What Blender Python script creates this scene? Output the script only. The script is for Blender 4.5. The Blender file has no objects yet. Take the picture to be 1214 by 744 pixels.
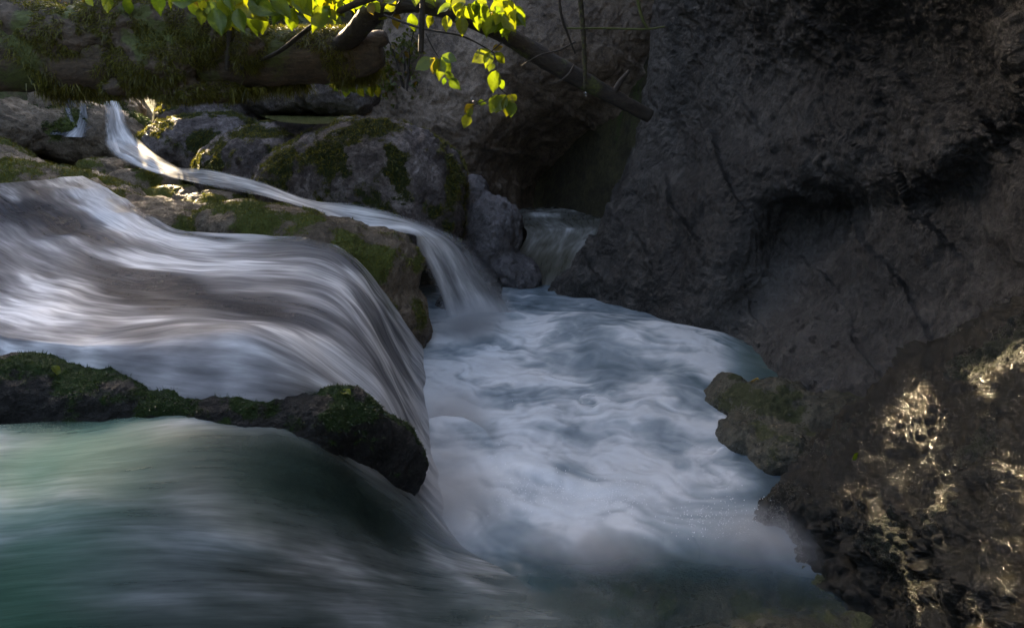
import bpy, bmesh, math, random
import numpy as np
from mathutils import Vector, Matrix, Euler, noise as mnoise

C = bpy.context.scene.collection
SC = bpy.context.scene
R = math.radians
rng = np.random.default_rng(7)
random.seed(7)

# ------------------------------------------------------------------ camera
CAM_Z, PITCH, FPX = 2.0, R(18.0), 809.0
cam = bpy.data.cameras.new('camera')
cam.sensor_width = 36.0
cam.lens = 24.0
cam.clip_start, cam.clip_end = 0.05, 500.0
camo = bpy.data.objects.new('camera', cam)
C.objects.link(camo)
camo.location = (0, 0, CAM_Z)
camo.rotation_euler = (R(90) - PITCH, 0, 0)
SC.camera = camo

# ------------------------------------------------------------------ sky and sun
SUN_EL, SUN_AZ = R(24.0), R(-32.0)          # azimuth from +Y, negative = to the left
w = bpy.data.worlds.new('World')
SC.world = w
w.use_nodes = True
nt = w.node_tree
bg = nt.nodes['Background']
sky = nt.nodes.new('ShaderNodeTexSky')
sky.sky_type = 'NISHITA'
sky.sun_disc = False
sky.sun_elevation = SUN_EL
sky.sun_rotation = SUN_AZ
sky.air_density = 0.75
sky.dust_density = 1.7
sky.ozone_density = 0.6
nt.links.new(sky.outputs[0], bg.inputs[0])
bg.inputs[1].default_value = 0.15
sl = bpy.data.lights.new('sun', 'SUN')
sl.energy = 4.0
sl.angle = R(0.5)
sl.color = (1.0, 0.86, 0.62)
so = bpy.data.objects.new('sun', sl)
C.objects.link(so)
S = Vector((math.sin(SUN_AZ) * math.cos(SUN_EL), math.cos(SUN_AZ) * math.cos(SUN_EL), math.sin(SUN_EL)))
so.rotation_euler = S.to_track_quat('Z', 'Y').to_euler()
so.location = S * 60
SC.view_settings.view_transform = 'Standard'
SC.view_settings.look = 'None'
SC.view_settings.gamma = 1.0
SC.view_settings.use_curve_mapping = False
SC.view_settings.exposure = 3.05
SC.view_settings.use_white_balance = True                        # camera white balance set for open shade
SC.view_settings.white_balance_temperature = 7800
SC.view_settings.white_balance_tint = 12
SC.cycles.use_denoising = True
SC.cycles.max_bounces = 6
SC.cycles.diffuse_bounces = 3
SC.cycles.transparent_max_bounces = 12
SC.cycles.sample_clamp_indirect = 4.0

# ------------------------------------------------------------------ helpers: places
FW = np.array([0, math.cos(PITCH), -math.sin(PITCH)])
UP = np.array([0, math.sin(PITCH), math.cos(PITCH)])
def ray(px, py):
    return FW + np.array([1.0, 0, 0]) * ((px - 607.0) / FPX) + UP * ((372.0 - py) / FPX)
def PZ(px, py, z):
    d = ray(px, py)
    return np.array([0, 0, CAM_Z]) + d * ((z - CAM_Z) / d[2])
def PY(px, py, y):
    d = ray(px, py)
    return np.array([0, 0, CAM_Z]) + d * (y / d[1])
def project(p):
    q = p - np.array([0, 0, CAM_Z])
    f = q @ FW
    return 607 + FPX * q[..., 0] / f, 372 - FPX * (q @ UP) / f
def ss(a, b, x):
    t = np.clip((x - a) / (b - a), 0, 1)
    return t * t * (3 - 2 * t)

# ------------------------------------------------------------------ helpers: noise
def _hash(ix, iy, iz, seed):
    h = (ix.astype(np.int64) * 374761393 + iy.astype(np.int64) * 668265263 + iz.astype(np.int64) * 2147483647 + seed * 974634777) & 0xffffffff
    h = ((h ^ (h >> 13)) * 1274126177) & 0xffffffff
    h = ((h ^ (h >> 16)) * 2246822519) & 0xffffffff
    return ((h ^ (h >> 15)) & 0xffff) / 65535.0 * 2 - 1
def vn(p, seed=0):
    """smooth noise in -1..1 at points p (N,3)"""
    i = np.floor(p)
    f = p - i
    u = f * f * f * (f * (f * 6 - 15) + 10)
    i = i.astype(np.int64)
    r = 0
    out = []
    for dx in (0, 1):
        for dy in (0, 1):
            for dz in (0, 1):
                jx, jy, jz = i[:, 0] + dx, i[:, 1] + dy, i[:, 2] + dz
                gx = _hash(jx, jy, jz, seed); gy = _hash(jx, jy, jz, seed + 11); gz = _hash(jx, jy, jz, seed + 23)
                n = gx * (f[:, 0] - dx) + gy * (f[:, 1] - dy) + gz * (f[:, 2] - dz)
                wx = u[:, 0] if dx else 1 - u[:, 0]
                wy = u[:, 1] if dy else 1 - u[:, 1]
                wz = u[:, 2] if dz else 1 - u[:, 2]
                r = r + n * wx * wy * wz
    return r * 1.25
def fbm(p, s, o=5, seed=0, gain=0.5, kind='f'):
    a, t, q = 1.0, 0.0, p * s
    tot = 0
    for k in range(o):
        n = vn(q, seed + k * 31)
        if kind == 'b': n = np.abs(n) * 2 - 0.5
        elif kind == 'r': n = 0.7 - np.abs(n) * 2
        t = t + a * n
        tot += a
        a *= gain
        q = q * 2.03 + 17.3
    return t / tot

# ------------------------------------------------------------------ helpers: meshes
def tag(o, label=None, cat=None, group=None, kind=None):
    if label: o['label'] = label
    if cat: o['category'] = cat
    if group: o['group'] = group
    if kind: o['kind'] = kind
    return o
def link(name, me, mat=None, parent=None, smooth=True):
    o = bpy.data.objects.new(name, me)
    C.objects.link(o)
    if mat: me.materials.append(mat)
    if smooth: me.polygons.foreach_set('use_smooth', np.ones(len(me.polygons), bool))
    if parent:
        o.parent = parent
        o.matrix_parent_inverse = Matrix.Translation(-parent.location)
    return o
def empty(name, loc):
    o = bpy.data.objects.new(name, None)
    C.objects.link(o)
    o.location = Vector([float(v) for v in loc])
    o.empty_display_size = 0.1
    return o
def mesh_np(name, v, faces):
    """faces: (N,k) array"""
    me = bpy.data.meshes.new(name)
    v = np.asarray(v, np.float32)
    faces = np.asarray(faces, np.int32)
    n, k = faces.shape
    me.vertices.add(len(v)); me.vertices.foreach_set('co', v.ravel())
    me.loops.add(n * k); me.loops.foreach_set('vertex_index', faces.ravel())
    me.polygons.add(n)
    me.polygons.foreach_set('loop_start', np.arange(0, n * k, k, dtype=np.int32))
    me.update(calc_edges=True)
    me.validate()
    return me
def attr(me, name, vals):
    a = me.attributes.new(name, 'FLOAT', 'POINT')
    a.data.foreach_set('value', np.asarray(vals, np.float32).ravel())
def attr2(me, name, vals):
    a = me.attributes.new(name, 'FLOAT_VECTOR', 'POINT')
    vals = np.asarray(vals, np.float32)
    v3 = np.zeros((len(vals), 3), np.float32); v3[:, :vals.shape[1]] = vals
    a.data.foreach_set('vector', v3.ravel())
def grid_faces(nr, nc):
    i = np.arange(nr * nc).reshape(nr, nc)
    return np.stack([i[:-1, :-1], i[:-1, 1:], i[1:, 1:], i[1:, :-1]], -1).reshape(-1, 4)
def crom(a, n):
    """Catmull-Rom through the rows of a (axis 0), n samples"""
    a = np.asarray(a, float)
    m = len(a)
    t = np.linspace(0, m - 1, n)
    i = np.minimum(np.floor(t).astype(int), m - 2)
    f = (t - i).reshape((-1,) + (1,) * (a.ndim - 1))
    p0 = a[np.maximum(i - 1, 0)]; p1 = a[i]; p2 = a[i + 1]; p3 = a[np.minimum(i + 2, m - 1)]
    return 0.5 * (2 * p1 + (p2 - p0) * f + (2 * p0 - 5 * p1 + 4 * p2 - p3) * f * f + (3 * p1 - p0 - 3 * p2 + p3) * f ** 3)
def surf(ctrl, nr, nc):
    a = crom(ctrl, nr)
    return np.swapaxes(crom(np.swapaxes(a, 0, 1), nc), 0, 1)
def grid_normals(g):
    du = np.gradient(g, axis=0); dv = np.gradient(g, axis=1)
    n = np.cross(du, dv)
    return n / np.maximum(np.linalg.norm(n, axis=-1, keepdims=True), 1e-9)
def metric(g):
    du = np.linalg.norm(np.diff(g, axis=0), axis=-1).mean(1)
    dv = np.linalg.norm(np.diff(g, axis=1), axis=-1).mean(0)
    U = np.concatenate([[0], np.cumsum(du)]); V = np.concatenate([[0], np.cumsum(dv)])
    return np.broadcast_to(U[:, None], g.shape[:2]), np.broadcast_to(V[None, :], g.shape[:2])

# ------------------------------------------------------------------ materials
def new_mat(name):
    m = bpy.data.materials.new(name)
    m.use_nodes = True
    nt = m.node_tree
    return m, nt, nt.nodes['Principled BSDF'], nt.nodes['Material Output']
class NB:
    def __init__(s, nt): s.nt = nt
    def n(s, t, **k):
        x = s.nt.nodes.new(t)
        for a, b in k.items(): setattr(x, a, b)
        return x
    def l(s, a, b): s.nt.links.new(a, b)
    def val(s, sock, v):
        if hasattr(v, 'default_value') or hasattr(v, 'is_linked'): s.l(v, sock)
        else: sock.default_value = v
    def noise(s, vec, scale, detail=5, rough=0.55, dist=0.0, typ='FBM'):
        x = s.n('ShaderNodeTexNoise')
        x.noise_type = typ
        s.l(vec, x.inputs['Vector'])
        x.inputs['Scale'].default_value = scale
        x.inputs['Detail'].default_value = detail
        x.inputs['Roughness'].default_value = rough
        x.inputs['Distortion'].default_value = dist
        return x.outputs['Fac']
    def ramp(s, fac, stops):
        x = s.n('ShaderNodeValToRGB')
        e = x.color_ramp.elements
        while len(e) < len(stops): e.new(0.5)
        for q, (p, c) in zip(e, stops):
            q.position = p
            q.color = (c, c, c, 1) if isinstance(c, (int, float)) else (*c, 1)
        s.l(fac, x.inputs[0])
        return x.outputs[0]
    def math(s, op, a, b=0.0, clamp=False):
        x = s.n('ShaderNodeMath', operation=op, use_clamp=clamp)
        s.val(x.inputs[0], a); s.val(x.inputs[1], b)
        return x.outputs[0]
    def mix(s, f, a, b, mode='MIX'):
        x = s.n('ShaderNodeMix', data_type='RGBA', blend_type=mode)
        s.val(x.inputs[0], f)
        for sock, v in ((x.inputs[6], a), (x.inputs[7], b)):
            if isinstance(v, tuple): sock.default_value = (*v, 1)
            else: s.l(v, sock)
        return x.outputs[2]
    def bump(s, h, strength, dist, normal=None):
        x = s.n('ShaderNodeBump')
        x.inputs['Strength'].default_value = strength
        x.inputs['Distance'].default_value = dist
        s.l(h, x.inputs['Height'])
        if normal: s.l(normal, x.inputs['Normal'])
        return x.outputs[0]
    def attr(s, name):
        x = s.n('ShaderNodeAttribute'); x.attribute_name = name
        return x
    def pos(s):
        return s.n('ShaderNodeNewGeometry').outputs['Position']
    def stretch(s, vec, sc):
        x = s.n('ShaderNodeMapping')
        x.inputs['Scale'].default_value = sc
        s.l(vec, x.inputs['Vector'])
        return x.outputs[0]

def rock_mat(name, dark, mid, light, rough=(0.45, 0.8), scale=1.0, bump=1.0, moss=(0.035, 0.055, 0.012), spec=0.4, pits=0.0, stretch=(1, 1, 1), tint=None):
    m, nt, b, out = new_mat(name)
    k = NB(nt)
    p = k.stretch(k.pos(), stretch)
    big = k.noise(p, 0.9 * scale, 6, 0.6, 0.6)
    med = k.noise(p, 5.0 * scale, 8, 0.65, 0.9)
    fine = k.noise(p, 26.0 * scale, 6, 0.7, 0.4)
    grain = k.noise(p, 90.0 * scale, 3, 0.6)
    f = k.math('ADD', k.math('MULTIPLY', big, 0.5), k.math('ADD', k.math('MULTIPLY', med, 0.35), k.math('MULTIPLY', fine, 0.28)))
    col = k.ramp(f, [(0.43, dark), (0.56, mid), (0.69, light)])
    crk = k.ramp(k.noise(p, 16.0 * scale, 7, 0.6, 1.5, 'RIDGED_MULTIFRACTAL'), [(0.25, 1.0), (0.75, 0.45)])
    col = k.mix(0.6, col, crk, 'MULTIPLY')
    spots = k.ramp(k.noise(p, 11 * scale, 4, 0.6, 0.5), [(0.36, 0.35), (0.5, 1.0)])
    col = k.mix(0.7, col, spots, 'MULTIPLY')
    speck = k.ramp(grain, [(0.35, 0.55), (0.6, 1.15)])
    col = k.mix(0.6, col, speck, 'MULTIPLY')
    if tint:
        tf = k.ramp(k.noise(p, 1.7 * scale, 5, 0.6, 0.8), [(0.48, 0.0), (0.66, 1.0)])
        col = k.mix(k.math('MULTIPLY', tf, 0.8), col, tint)
    if pits:
        lich = k.ramp(k.noise(p, 3.4, 7, 0.7, 1.2), [(0.62, 0.0), (0.67, 1.0)])
        col = k.mix(k.math('MULTIPLY', lich, pits), col, (0.012, 0.012, 0.012))
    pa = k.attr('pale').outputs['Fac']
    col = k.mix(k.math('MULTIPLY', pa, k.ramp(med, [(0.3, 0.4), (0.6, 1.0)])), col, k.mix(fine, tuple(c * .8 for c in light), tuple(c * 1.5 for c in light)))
    if pits:
        lp = k.n('ShaderNodeTexVoronoi'); lp.inputs['Scale'].default_value = 9.0; k.l(k.n('ShaderNodeVectorMath', operation='ADD').outputs[0], lp.inputs['Vector'])
        va = lp.inputs['Vector'].links[0].from_node
        k.l(p, va.inputs[0]); dn = k.n('ShaderNodeTexNoise'); k.l(p, dn.inputs['Vector']); dn.inputs['Scale'].default_value = 14.0; dn.inputs['Detail'].default_value = 4
        sc_ = k.n('ShaderNodeVectorMath', operation='SCALE'); k.l(dn.outputs['Color'], sc_.inputs[0]); sc_.inputs['Scale'].default_value = 0.16; k.l(sc_.outputs[0], va.inputs[1])
        rnd = k.math('LESS_THAN', k.n('ShaderNodeSeparateColor').outputs[0], 0.3)
        k.l(lp.outputs['Color'], rnd.node.inputs[0].links[0].from_node.inputs[0])
        sp_ = k.math('MULTIPLY', k.math('MULTIPLY', k.ramp(lp.outputs['Distance'], [(0.26, 1.0), (0.33, 0.0)]), rnd), k.ramp(pa, [(0.12, 0.0), (0.3, 1.0)]))
        col = k.mix(k.math('MULTIPLY', sp_, 0.92), col, (0.008, 0.008, 0.008))
    ma = k.attr('moss').outputs['Fac']
    mf = k.ramp(k.math('ADD', ma, k.math('MULTIPLY', k.math('SUBTRACT', fine, 0.5), 1.6)), [(0.36, 0.0), (0.60, 1.0)])
    mcol = k.mix(k.noise(p, 18, 4), moss, tuple(c * 2.2 for c in moss))
    col = k.mix(mf, col, mcol)
    k.l(col, b.inputs['Base Color'])
    rr = k.ramp(k.noise(p, 7 * scale, 6, 0.6), [(0.35, rough[0]), (0.65, rough[1])])
    rr = k.mix(mf, rr, (0.9, 0.9, 0.9))
    k.l(rr, b.inputs['Roughness'])
    b.inputs['Specular IOR Level'].default_value = spec
    p2 = k.stretch(p, (1.0, 1.0, 0.55))
    rid = k.noise(p2, 7.0 * scale, 9, 0.62, 1.1, 'RIDGED_MULTIFRACTAL')
    rid2 = k.noise(k.stretch(p, (0.45, 0.45, 1.0)), 24.0 * scale, 6, 0.6, 1.6, 'RIDGED_MULTIFRACTAL')
    n = k.bump(rid, 0.55 * bump, 0.035)
    n = k.bump(rid2, 0.45 * bump, 0.012, n)
    n = k.bump(med, 0.6 * bump, 0.12, n)
    n = k.bump(fine, 0.8 * bump, 0.045, n)
    n = k.bump(grain, 0.6 * bump, 0.012, n)
    k.l(n, b.inputs['Normal'])
    return m

def water_mat(name, foam_col, deep_col, streak=(0.4, 14.0), amount=0.5, rough=0.22, trans=0.3, spec=0.3):
    """running water: white aerated water over dark clear water, by the mesh's foam and cover attributes"""
    m, nt, b, out = new_mat(name)
    k = NB(nt)
    fl = k.attr('flow').outputs['Vector']
    foam = k.attr('foam').outputs['Fac']
    cover = k.attr('cover').outputs['Fac']
    s1 = k.noise(k.stretch(fl, (streak[0], streak[1], 1)), 1.0, 5, 0.6, 0.15)
    s2 = k.noise(k.stretch(fl, (streak[0] * 2.2, streak[1] * 4, 1)), 1.0, 4, 0.6, 0.1)
    st = k.math('ADD', k.math('MULTIPLY', s1, 0.6), k.math('MULTIPLY', s2, 0.4))
    st = k.math('MULTIPLY', k.math('SUBTRACT', st, 0.5), amount * 2)
    soft = k.math('MULTIPLY', foam, k.math('ADD', 1.0, st))
    f = k.math('ADD', soft, k.math('MULTIPLY', st, 0.06), True)
    # dark clear water
    b.inputs['Roughness'].default_value = rough
    b.inputs['IOR'].default_value = 1.33
    b.inputs['Specular IOR Level'].default_value = spec
    gl = k.attr('tint').outputs['Vector']
    k.l(k.mix(1.0, k.mix(0.0, deep_col, deep_col), gl, 'ADD'), b.inputs['Base Color'])
    sp = k.noise(k.stretch(fl, (9.0, 40.0, 1)), 1.0, 4, 0.6, 0.2)
    nrm = k.bump(st, 0.12, 0.05)
    nrm = k.bump(sp, 0.10, 0.02, nrm)
    k.l(nrm, b.inputs['Normal'])
    fc = k.mix(k.ramp(f, [(0.25, 0.0), (0.85, 1.0)]), foam_col, tuple(0.35 * c + 0.58 for c in foam_col))
    d = k.n('ShaderNodeBsdfDiffuse')
    k.l(fc, d.inputs[0])
    t = k.n('ShaderNodeBsdfTranslucent')
    k.l(fc, t.inputs[0])
    g = k.n('ShaderNodeBsdfGlossy')
    g.inputs['Roughness'].default_value = 0.45
    mx = k.n('ShaderNodeMixShader'); mx.inputs[0].default_value = trans
    k.l(d.outputs[0], mx.inputs[1]); k.l(t.outputs[0], mx.inputs[2])
    mg = k.n('ShaderNodeMixShader'); mg.inputs[0].default_value = 0.06
    k.l(mx.outputs[0], mg.inputs[1]); k.l(g.outputs[0], mg.inputs[2])
    mw = k.n('ShaderNodeMixShader')
    k.l(f, mw.inputs[0]); k.l(b.outputs[0], mw.inputs[1]); k.l(mg.outputs[0], mw.inputs[2])
    tr = k.n('ShaderNodeBsdfTransparent')
    ma = k.n('ShaderNodeMixShader')
    # where it is foamy it hides the rock; where it is thin the rock shows through
    cv = k.math('MULTIPLY', cover, k.math('ADD', 0.82, k.math('MULTIPLY', st, 0.9)), True)
    cv = k.ramp(cv, [(0.0, 0.0), (0.92, 1.0)])
    k.l(cv, ma.inputs[0]); k.l(tr.outputs[0], ma.inputs[1]); k.l(mw.outputs[0], ma.inputs[2])
    k.l(ma.outputs[0], out.inputs['Surface'])
    return m

def leaf_mat(name, c1, c2, trans=0.55, vein=True):
    m, nt, b, out = new_mat(name)
    k = NB(nt)
    va = k.attr('vary').outputs['Fac']
    col = k.ramp(va, [(0.0, c1), (0.86, c2), (0.97, tuple(np.array(c2) * (1.4, .8, .6)))])
    p = k.pos()
    col = k.mix(0.5, col, k.ramp(k.noise(p, 60, 4), [(0.3, 0.6), (0.7, 1.1)]), 'MULTIPLY')
    if vein:
        fl = k.attr('flow').outputs['Vector']
        wv = k.n('ShaderNodeTexWave', bands_direction='DIAGONAL')
        k.l(k.stretch(fl, (7, 4, 1)), wv.inputs[0])
        wv.inputs['Scale'].default_value = 1.0
        col = k.mix(0.35, col, k.ramp(wv.outputs['Fac'], [(0.0, 0.5), (0.25, 1.0)]), 'MULTIPLY')
    k.l(col, b.inputs['Base Color'])
    b.inputs['Roughness'].default_value = 0.45
    t = k.n('ShaderNodeBsdfTranslucent')
    k.l(k.mix(1.0, col, (1.5, 1.5, 0.75), 'MULTIPLY'), t.inputs[0])
    mx = k.n('ShaderNodeMixShader'); mx.inputs[0].default_value = trans
    k.l(b.outputs[0], mx.inputs[1]); k.l(t.outputs[0], mx.inputs[2])
    k.l(mx.outputs[0], out.inputs['Surface'])
    return m

def bark_mat(name, dark, light, scale=1.0):
    m, nt, b, out = new_mat(name)
    k = NB(nt)
    p = k.pos()
    a = k.noise(k.stretch(p, (6, 22, 22)), scale, 7, 0.65, 0.6)
    c = k.noise(p, 40 * scale, 5, 0.6)
    col = k.ramp(k.math('ADD', k.math('MULTIPLY', a, 0.65), k.math('MULTIPLY', c, 0.35)), [(0.35, dark), (0.65, light)])
    ma = k.attr('moss').outputs['Fac']
    mf = k.ramp(k.math('ADD', ma, k.math('MULTIPLY', k.math('SUBTRACT', c, 0.5), 0.8)), [(0.35, 0.0), (0.6, 1.0)])
    col = k.mix(mf, col, k.mix(c, (0.025, 0.035, 0.006), (0.09, 0.10, 0.02)))
    k.l(col, b.inputs['Base Color'])
    b.inputs['Roughness'].default_value = 0.75
    k.l(k.bump(c, 0.5, 0.012, k.bump(a, 0.7, 0.03)), b.inputs['Normal'])
    return m

M = {}
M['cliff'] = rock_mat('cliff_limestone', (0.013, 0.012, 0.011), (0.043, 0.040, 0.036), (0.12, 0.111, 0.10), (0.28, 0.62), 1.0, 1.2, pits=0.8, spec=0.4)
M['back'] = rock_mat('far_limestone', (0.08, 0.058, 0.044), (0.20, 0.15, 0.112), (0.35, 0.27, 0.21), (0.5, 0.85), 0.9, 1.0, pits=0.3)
M['boulder'] = rock_mat('boulder_limestone', (0.035, 0.028, 0.025), (0.19, 0.155, 0.145), (0.60, 0.52, 0.50), (0.35, 0.7), 2.2, 1.7, moss=(0.018, 0.028, 0.006))
M['brown'] = rock_mat('brown_streamside_rock', (0.06, 0.043, 0.026), (0.17, 0.125, 0.082), (0.33, 0.26, 0.185), (0.35, 0.7), 1.5, 1.1, moss=(0.045, 0.055, 0.008))
M['grey'] = rock_mat('grey_rock', (0.06, 0.056, 0.056), (0.15, 0.14, 0.145), (0.27, 0.25, 0.26), (0.4, 0.75), 1.4, 1.0)
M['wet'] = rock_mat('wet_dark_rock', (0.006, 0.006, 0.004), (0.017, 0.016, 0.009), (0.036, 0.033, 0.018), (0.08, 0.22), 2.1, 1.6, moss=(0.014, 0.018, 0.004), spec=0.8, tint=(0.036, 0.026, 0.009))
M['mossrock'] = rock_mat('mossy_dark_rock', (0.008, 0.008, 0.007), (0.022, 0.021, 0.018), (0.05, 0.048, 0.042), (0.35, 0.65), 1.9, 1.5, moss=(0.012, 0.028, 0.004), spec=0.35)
M['bed'] = rock_mat('stream_bed_rock', (0.016, 0.016, 0.016), (0.042, 0.041, 0.040), (0.095, 0.092, 0.09), (0.2, 0.5), 1.4, 0.9, spec=0.6)
M['ledge'] = rock_mat('small_wet_rock', (0.03, 0.029, 0.018), (0.085, 0.08, 0.052), (0.17, 0.155, 0.11), (0.2, 0.5), 1.8, 1.3, moss=(0.03, 0.035, 0.008), spec=0.7)
M['soil'] = rock_mat('forest_soil', (0.02, 0.016, 0.008), (0.05, 0.042, 0.02), (0.09, 0.08, 0.035), (0.8, 0.95), 1.0, 1.0, moss=(0.03, 0.045, 0.01))
M['fall'] = water_mat('cascade_water', (0.66, 0.65, 0.66), (0.026, 0.030, 0.038), (1.6, 11.0), 0.75, 0.5, trans=0.25, spec=0.08)
M['front'] = water_mat('front_water', (0.54, 0.55, 0.54), (0.020, 0.021, 0.021), (1.8, 12.0), 0.7, 0.45, spec=0.12)
M['pool'] = water_mat('pool_water', (0.52, 0.67, 0.78), (0.024, 0.042, 0.052), (4.0, 4.0), 0.15, 0.2)
M['slot'] = water_mat('slot_water', (0.5, 0.5, 0.48), (0.030, 0.028, 0.020), (1.5, 9.0), 0.5, 0.15)
M['pond'] = water_mat('clear_water', (0.6, 0.64, 0.62), (0.10, 0.10, 0.03), (3.0, 3.0), 0.2, 0.08)
M['leaf'] = leaf_mat('yellow_green_leaf', (0.075, 0.13, 0.012), (0.15, 0.17, 0.014))
M['bushleaf'] = leaf_mat('bush_leaf', (0.05, 0.075, 0.012), (0.10, 0.10, 0.014), 0.45, False)
M['mossblade'] = leaf_mat('moss_strand', (0.05, 0.052, 0.009), (0.19, 0.175, 0.022), 0.35, False)
M['darkmoss'] = leaf_mat('dark_moss_strand', (0.014, 0.026, 0.005), (0.035, 0.06, 0.010), 0.3, False)
M['bark'] = bark_mat('wet_bark', (0.010, 0.007, 0.005), (0.04, 0.029, 0.020))
M['log'] = bark_mat('rotten_log_bark', (0.02, 0.013, 0.008), (0.11, 0.074, 0.045))
m, nt_, b_, o_ = new_mat('water_drop'); M['drop'] = m
b_.inputs['Base Color'].default_value = (1, 1, 1, 1); b_.inputs['Roughness'].default_value = 0.03
b_.inputs['Transmission Weight'].default_value = 1.0; b_.inputs['IOR'].default_value = 1.33

# ------------------------------------------------------------------ builders
def fix(ctrl):
    """rows of (px, py, key, value[, attributes]) -> positions and attributes"""
    pos, at = [], []
    for row in ctrl:
        pr, ar = [], []
        for c in row:
            pr.append(PZ(c[0], c[1], c[3]) if c[2] == 'z' else PY(c[0], c[1], c[3]))
            ar.append(c[4:])
        pos.append(pr); at.append(ar)
    return np.array(pos), np.array(at, float)

def rough_sheet(g, amp, seed, scales=((0.7, .26, 'f'), (1.6, .09, 'b'), (4.5, .035, 'r'), (11, .03, 'b'), (26, .016, 'r'))):
    n = grid_normals(g)
    p = g.reshape(-1, 3)
    q = p + 0.25 * np.stack([fbm(p, 1.3, 3, seed + 5), fbm(p, 1.3, 3, seed + 6), fbm(p, 1.3, 3, seed + 7)], -1)
    h = 0
    for s, a, kd in scales:
        h = h + a * fbm(q, s, 3, seed, 0.5, kd)
    e = fbm(q, 1.1, 4, seed + 70, .55)
    h = h - 0.03 * np.exp(-(e / 0.05) ** 2) * ss(-.1, .3, fbm(p, .9, 2, seed + 71))
    e = fbm(q * np.array([1, 1, 2.0]), 2.6, 3, seed + 72, .5)
    h = h - 0.012 * np.exp(-(e / 0.06) ** 2) * ss(-.1, .3, fbm(p, 1.3, 2, seed + 73))
    st = (p @ np.array([0.55, -0.25, 0.8])) * 2.1 + 0.8 * fbm(p, 0.9, 4, seed + 74)
    sw = st - np.floor(st)
    h = h + 0.10 * (sw ** 2.5 - .3) * ss(-.25, .25, fbm(p, .7, 3, seed + 75))
    return g + n * (h * amp).reshape(g.shape[:2] + (1,))

def blob(name, parts, voxel, mat, parent=None, seed=0, amp=1.0, smooth=12, scales=((1.1, .16, 'f'), (2.6, .09, 'b'), (7, .04, 'b'), (18, .022, 'r'), (42, .010, 'b')), moss=None, loc=None):
    """a rock from a few ellipsoids (centre, radii, rotation) melted together and roughened"""
    bm = bmesh.new()
    for c, r, e in parts:
        mt = Matrix.Translation(Vector([float(x) for x in c])) @ Euler([R(a) for a in e]).to_matrix().to_4x4() @ Matrix.Diagonal((*r, 1))
        bmesh.ops.create_icosphere(bm, subdivisions=4, radius=1.0, matrix=mt)
    me = bpy.data.meshes.new('tmp'); bm.to_mesh(me); bm.free()
    o = bpy.data.objects.new('tmp', me); C.objects.link(o)
    md = o.modifiers.new('r', 'REMESH'); md.mode = 'VOXEL'; md.voxel_size = voxel
    md = o.modifiers.new('s', 'SMOOTH'); md.iterations = smooth; md.factor = 0.5
    dg = bpy.context.evaluated_depsgraph_get()
    ev = o.evaluated_get(dg)
    m2 = bpy.data.meshes.new_from_object(ev)
    bpy.data.objects.remove(o); bpy.data.meshes.remove(me)
    n = len(m2.vertices)
    v = np.empty(n * 3, np.float32); m2.vertices.foreach_get('co', v); v = v.reshape(-1, 3).astype(float)
    nr = np.empty(n * 3, np.float32); m2.vertex_normals.foreach_get('vector', nr); nr = nr.reshape(-1, 3)
    q = v + 0.15 * np.stack([fbm(v, 1.7, 3, seed + 5), fbm(v, 1.7, 3, seed + 6), fbm(v, 1.7, 3, seed + 7)], -1)
    h = 0
    for s, a, kd in scales:
        h = h + a * fbm(q, s, 3, seed, 0.5, kd)
    v = v + nr * (h * amp)[:, None]
    m2.vertices.foreach_set('co', v.astype(np.float32).ravel()); m2.update()
    m2.vertex_normals.foreach_get('vector', (nn := np.empty(n * 3, np.float32))); nn = nn.reshape(-1, 3)
    mo = np.zeros(n)
    if moss:
        mo = moss(v, nn)
    attr(m2, 'moss', mo)
    m2.materials.clear()
    m2.name = name
    o = link(name, m2, mat, parent)
    return o, v, nn, mo

def strands(name, pts, nrm, length, width, mat, parent=None, hang=0.0, jitter=0.6, seg=2, seed=0):
    """a mat of moss: small ribbons, each bent"""
    r = np.random.default_rng(seed)
    n = len(pts)
    d = nrm + r.normal(0, jitter, (n, 3)); d /= np.linalg.norm(d, axis=1, keepdims=True)
    d = d * (1 - hang) + np.array([0, 0, -1.0]) * hang
    d /= np.linalg.norm(d, axis=1, keepdims=True)
    side = np.cross(d, r.normal(0, 1, (n, 3))); side /= np.linalg.norm(side, axis=1, keepdims=True)
    L = (length * r.uniform(0.4, 1.3, n))[:, None]
    W = (width * r.uniform(0.6, 1.4, n))[:, None]
    bend = r.normal(0, 0.35, (n, 3)) + np.array([0, 0, -0.25 - hang])
    vs = []
    for k in range(seg + 1):
        t = k / seg
        c = pts + d * L * t + bend * L * t * t * 0.5
        ww = W * (1 - 0.85 * t)
        vs += [c - side * ww, c + side * ww]
    v = np.stack(vs, 1).reshape(-1, 3)
    st = 2 * (seg + 1)
    base = np.arange(n)[:, None] * st
    f = np.concatenate([base + np.array([2 * k, 2 * k + 1, 2 * k + 3, 2 * k + 2]) for k in range(seg)])
    me = mesh_np(name, v, f)
    va = np.repeat(r.uniform(0, 0.85, n), st)
    attr(me, 'vary', va)
    return link(name, me, mat, parent)

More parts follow.
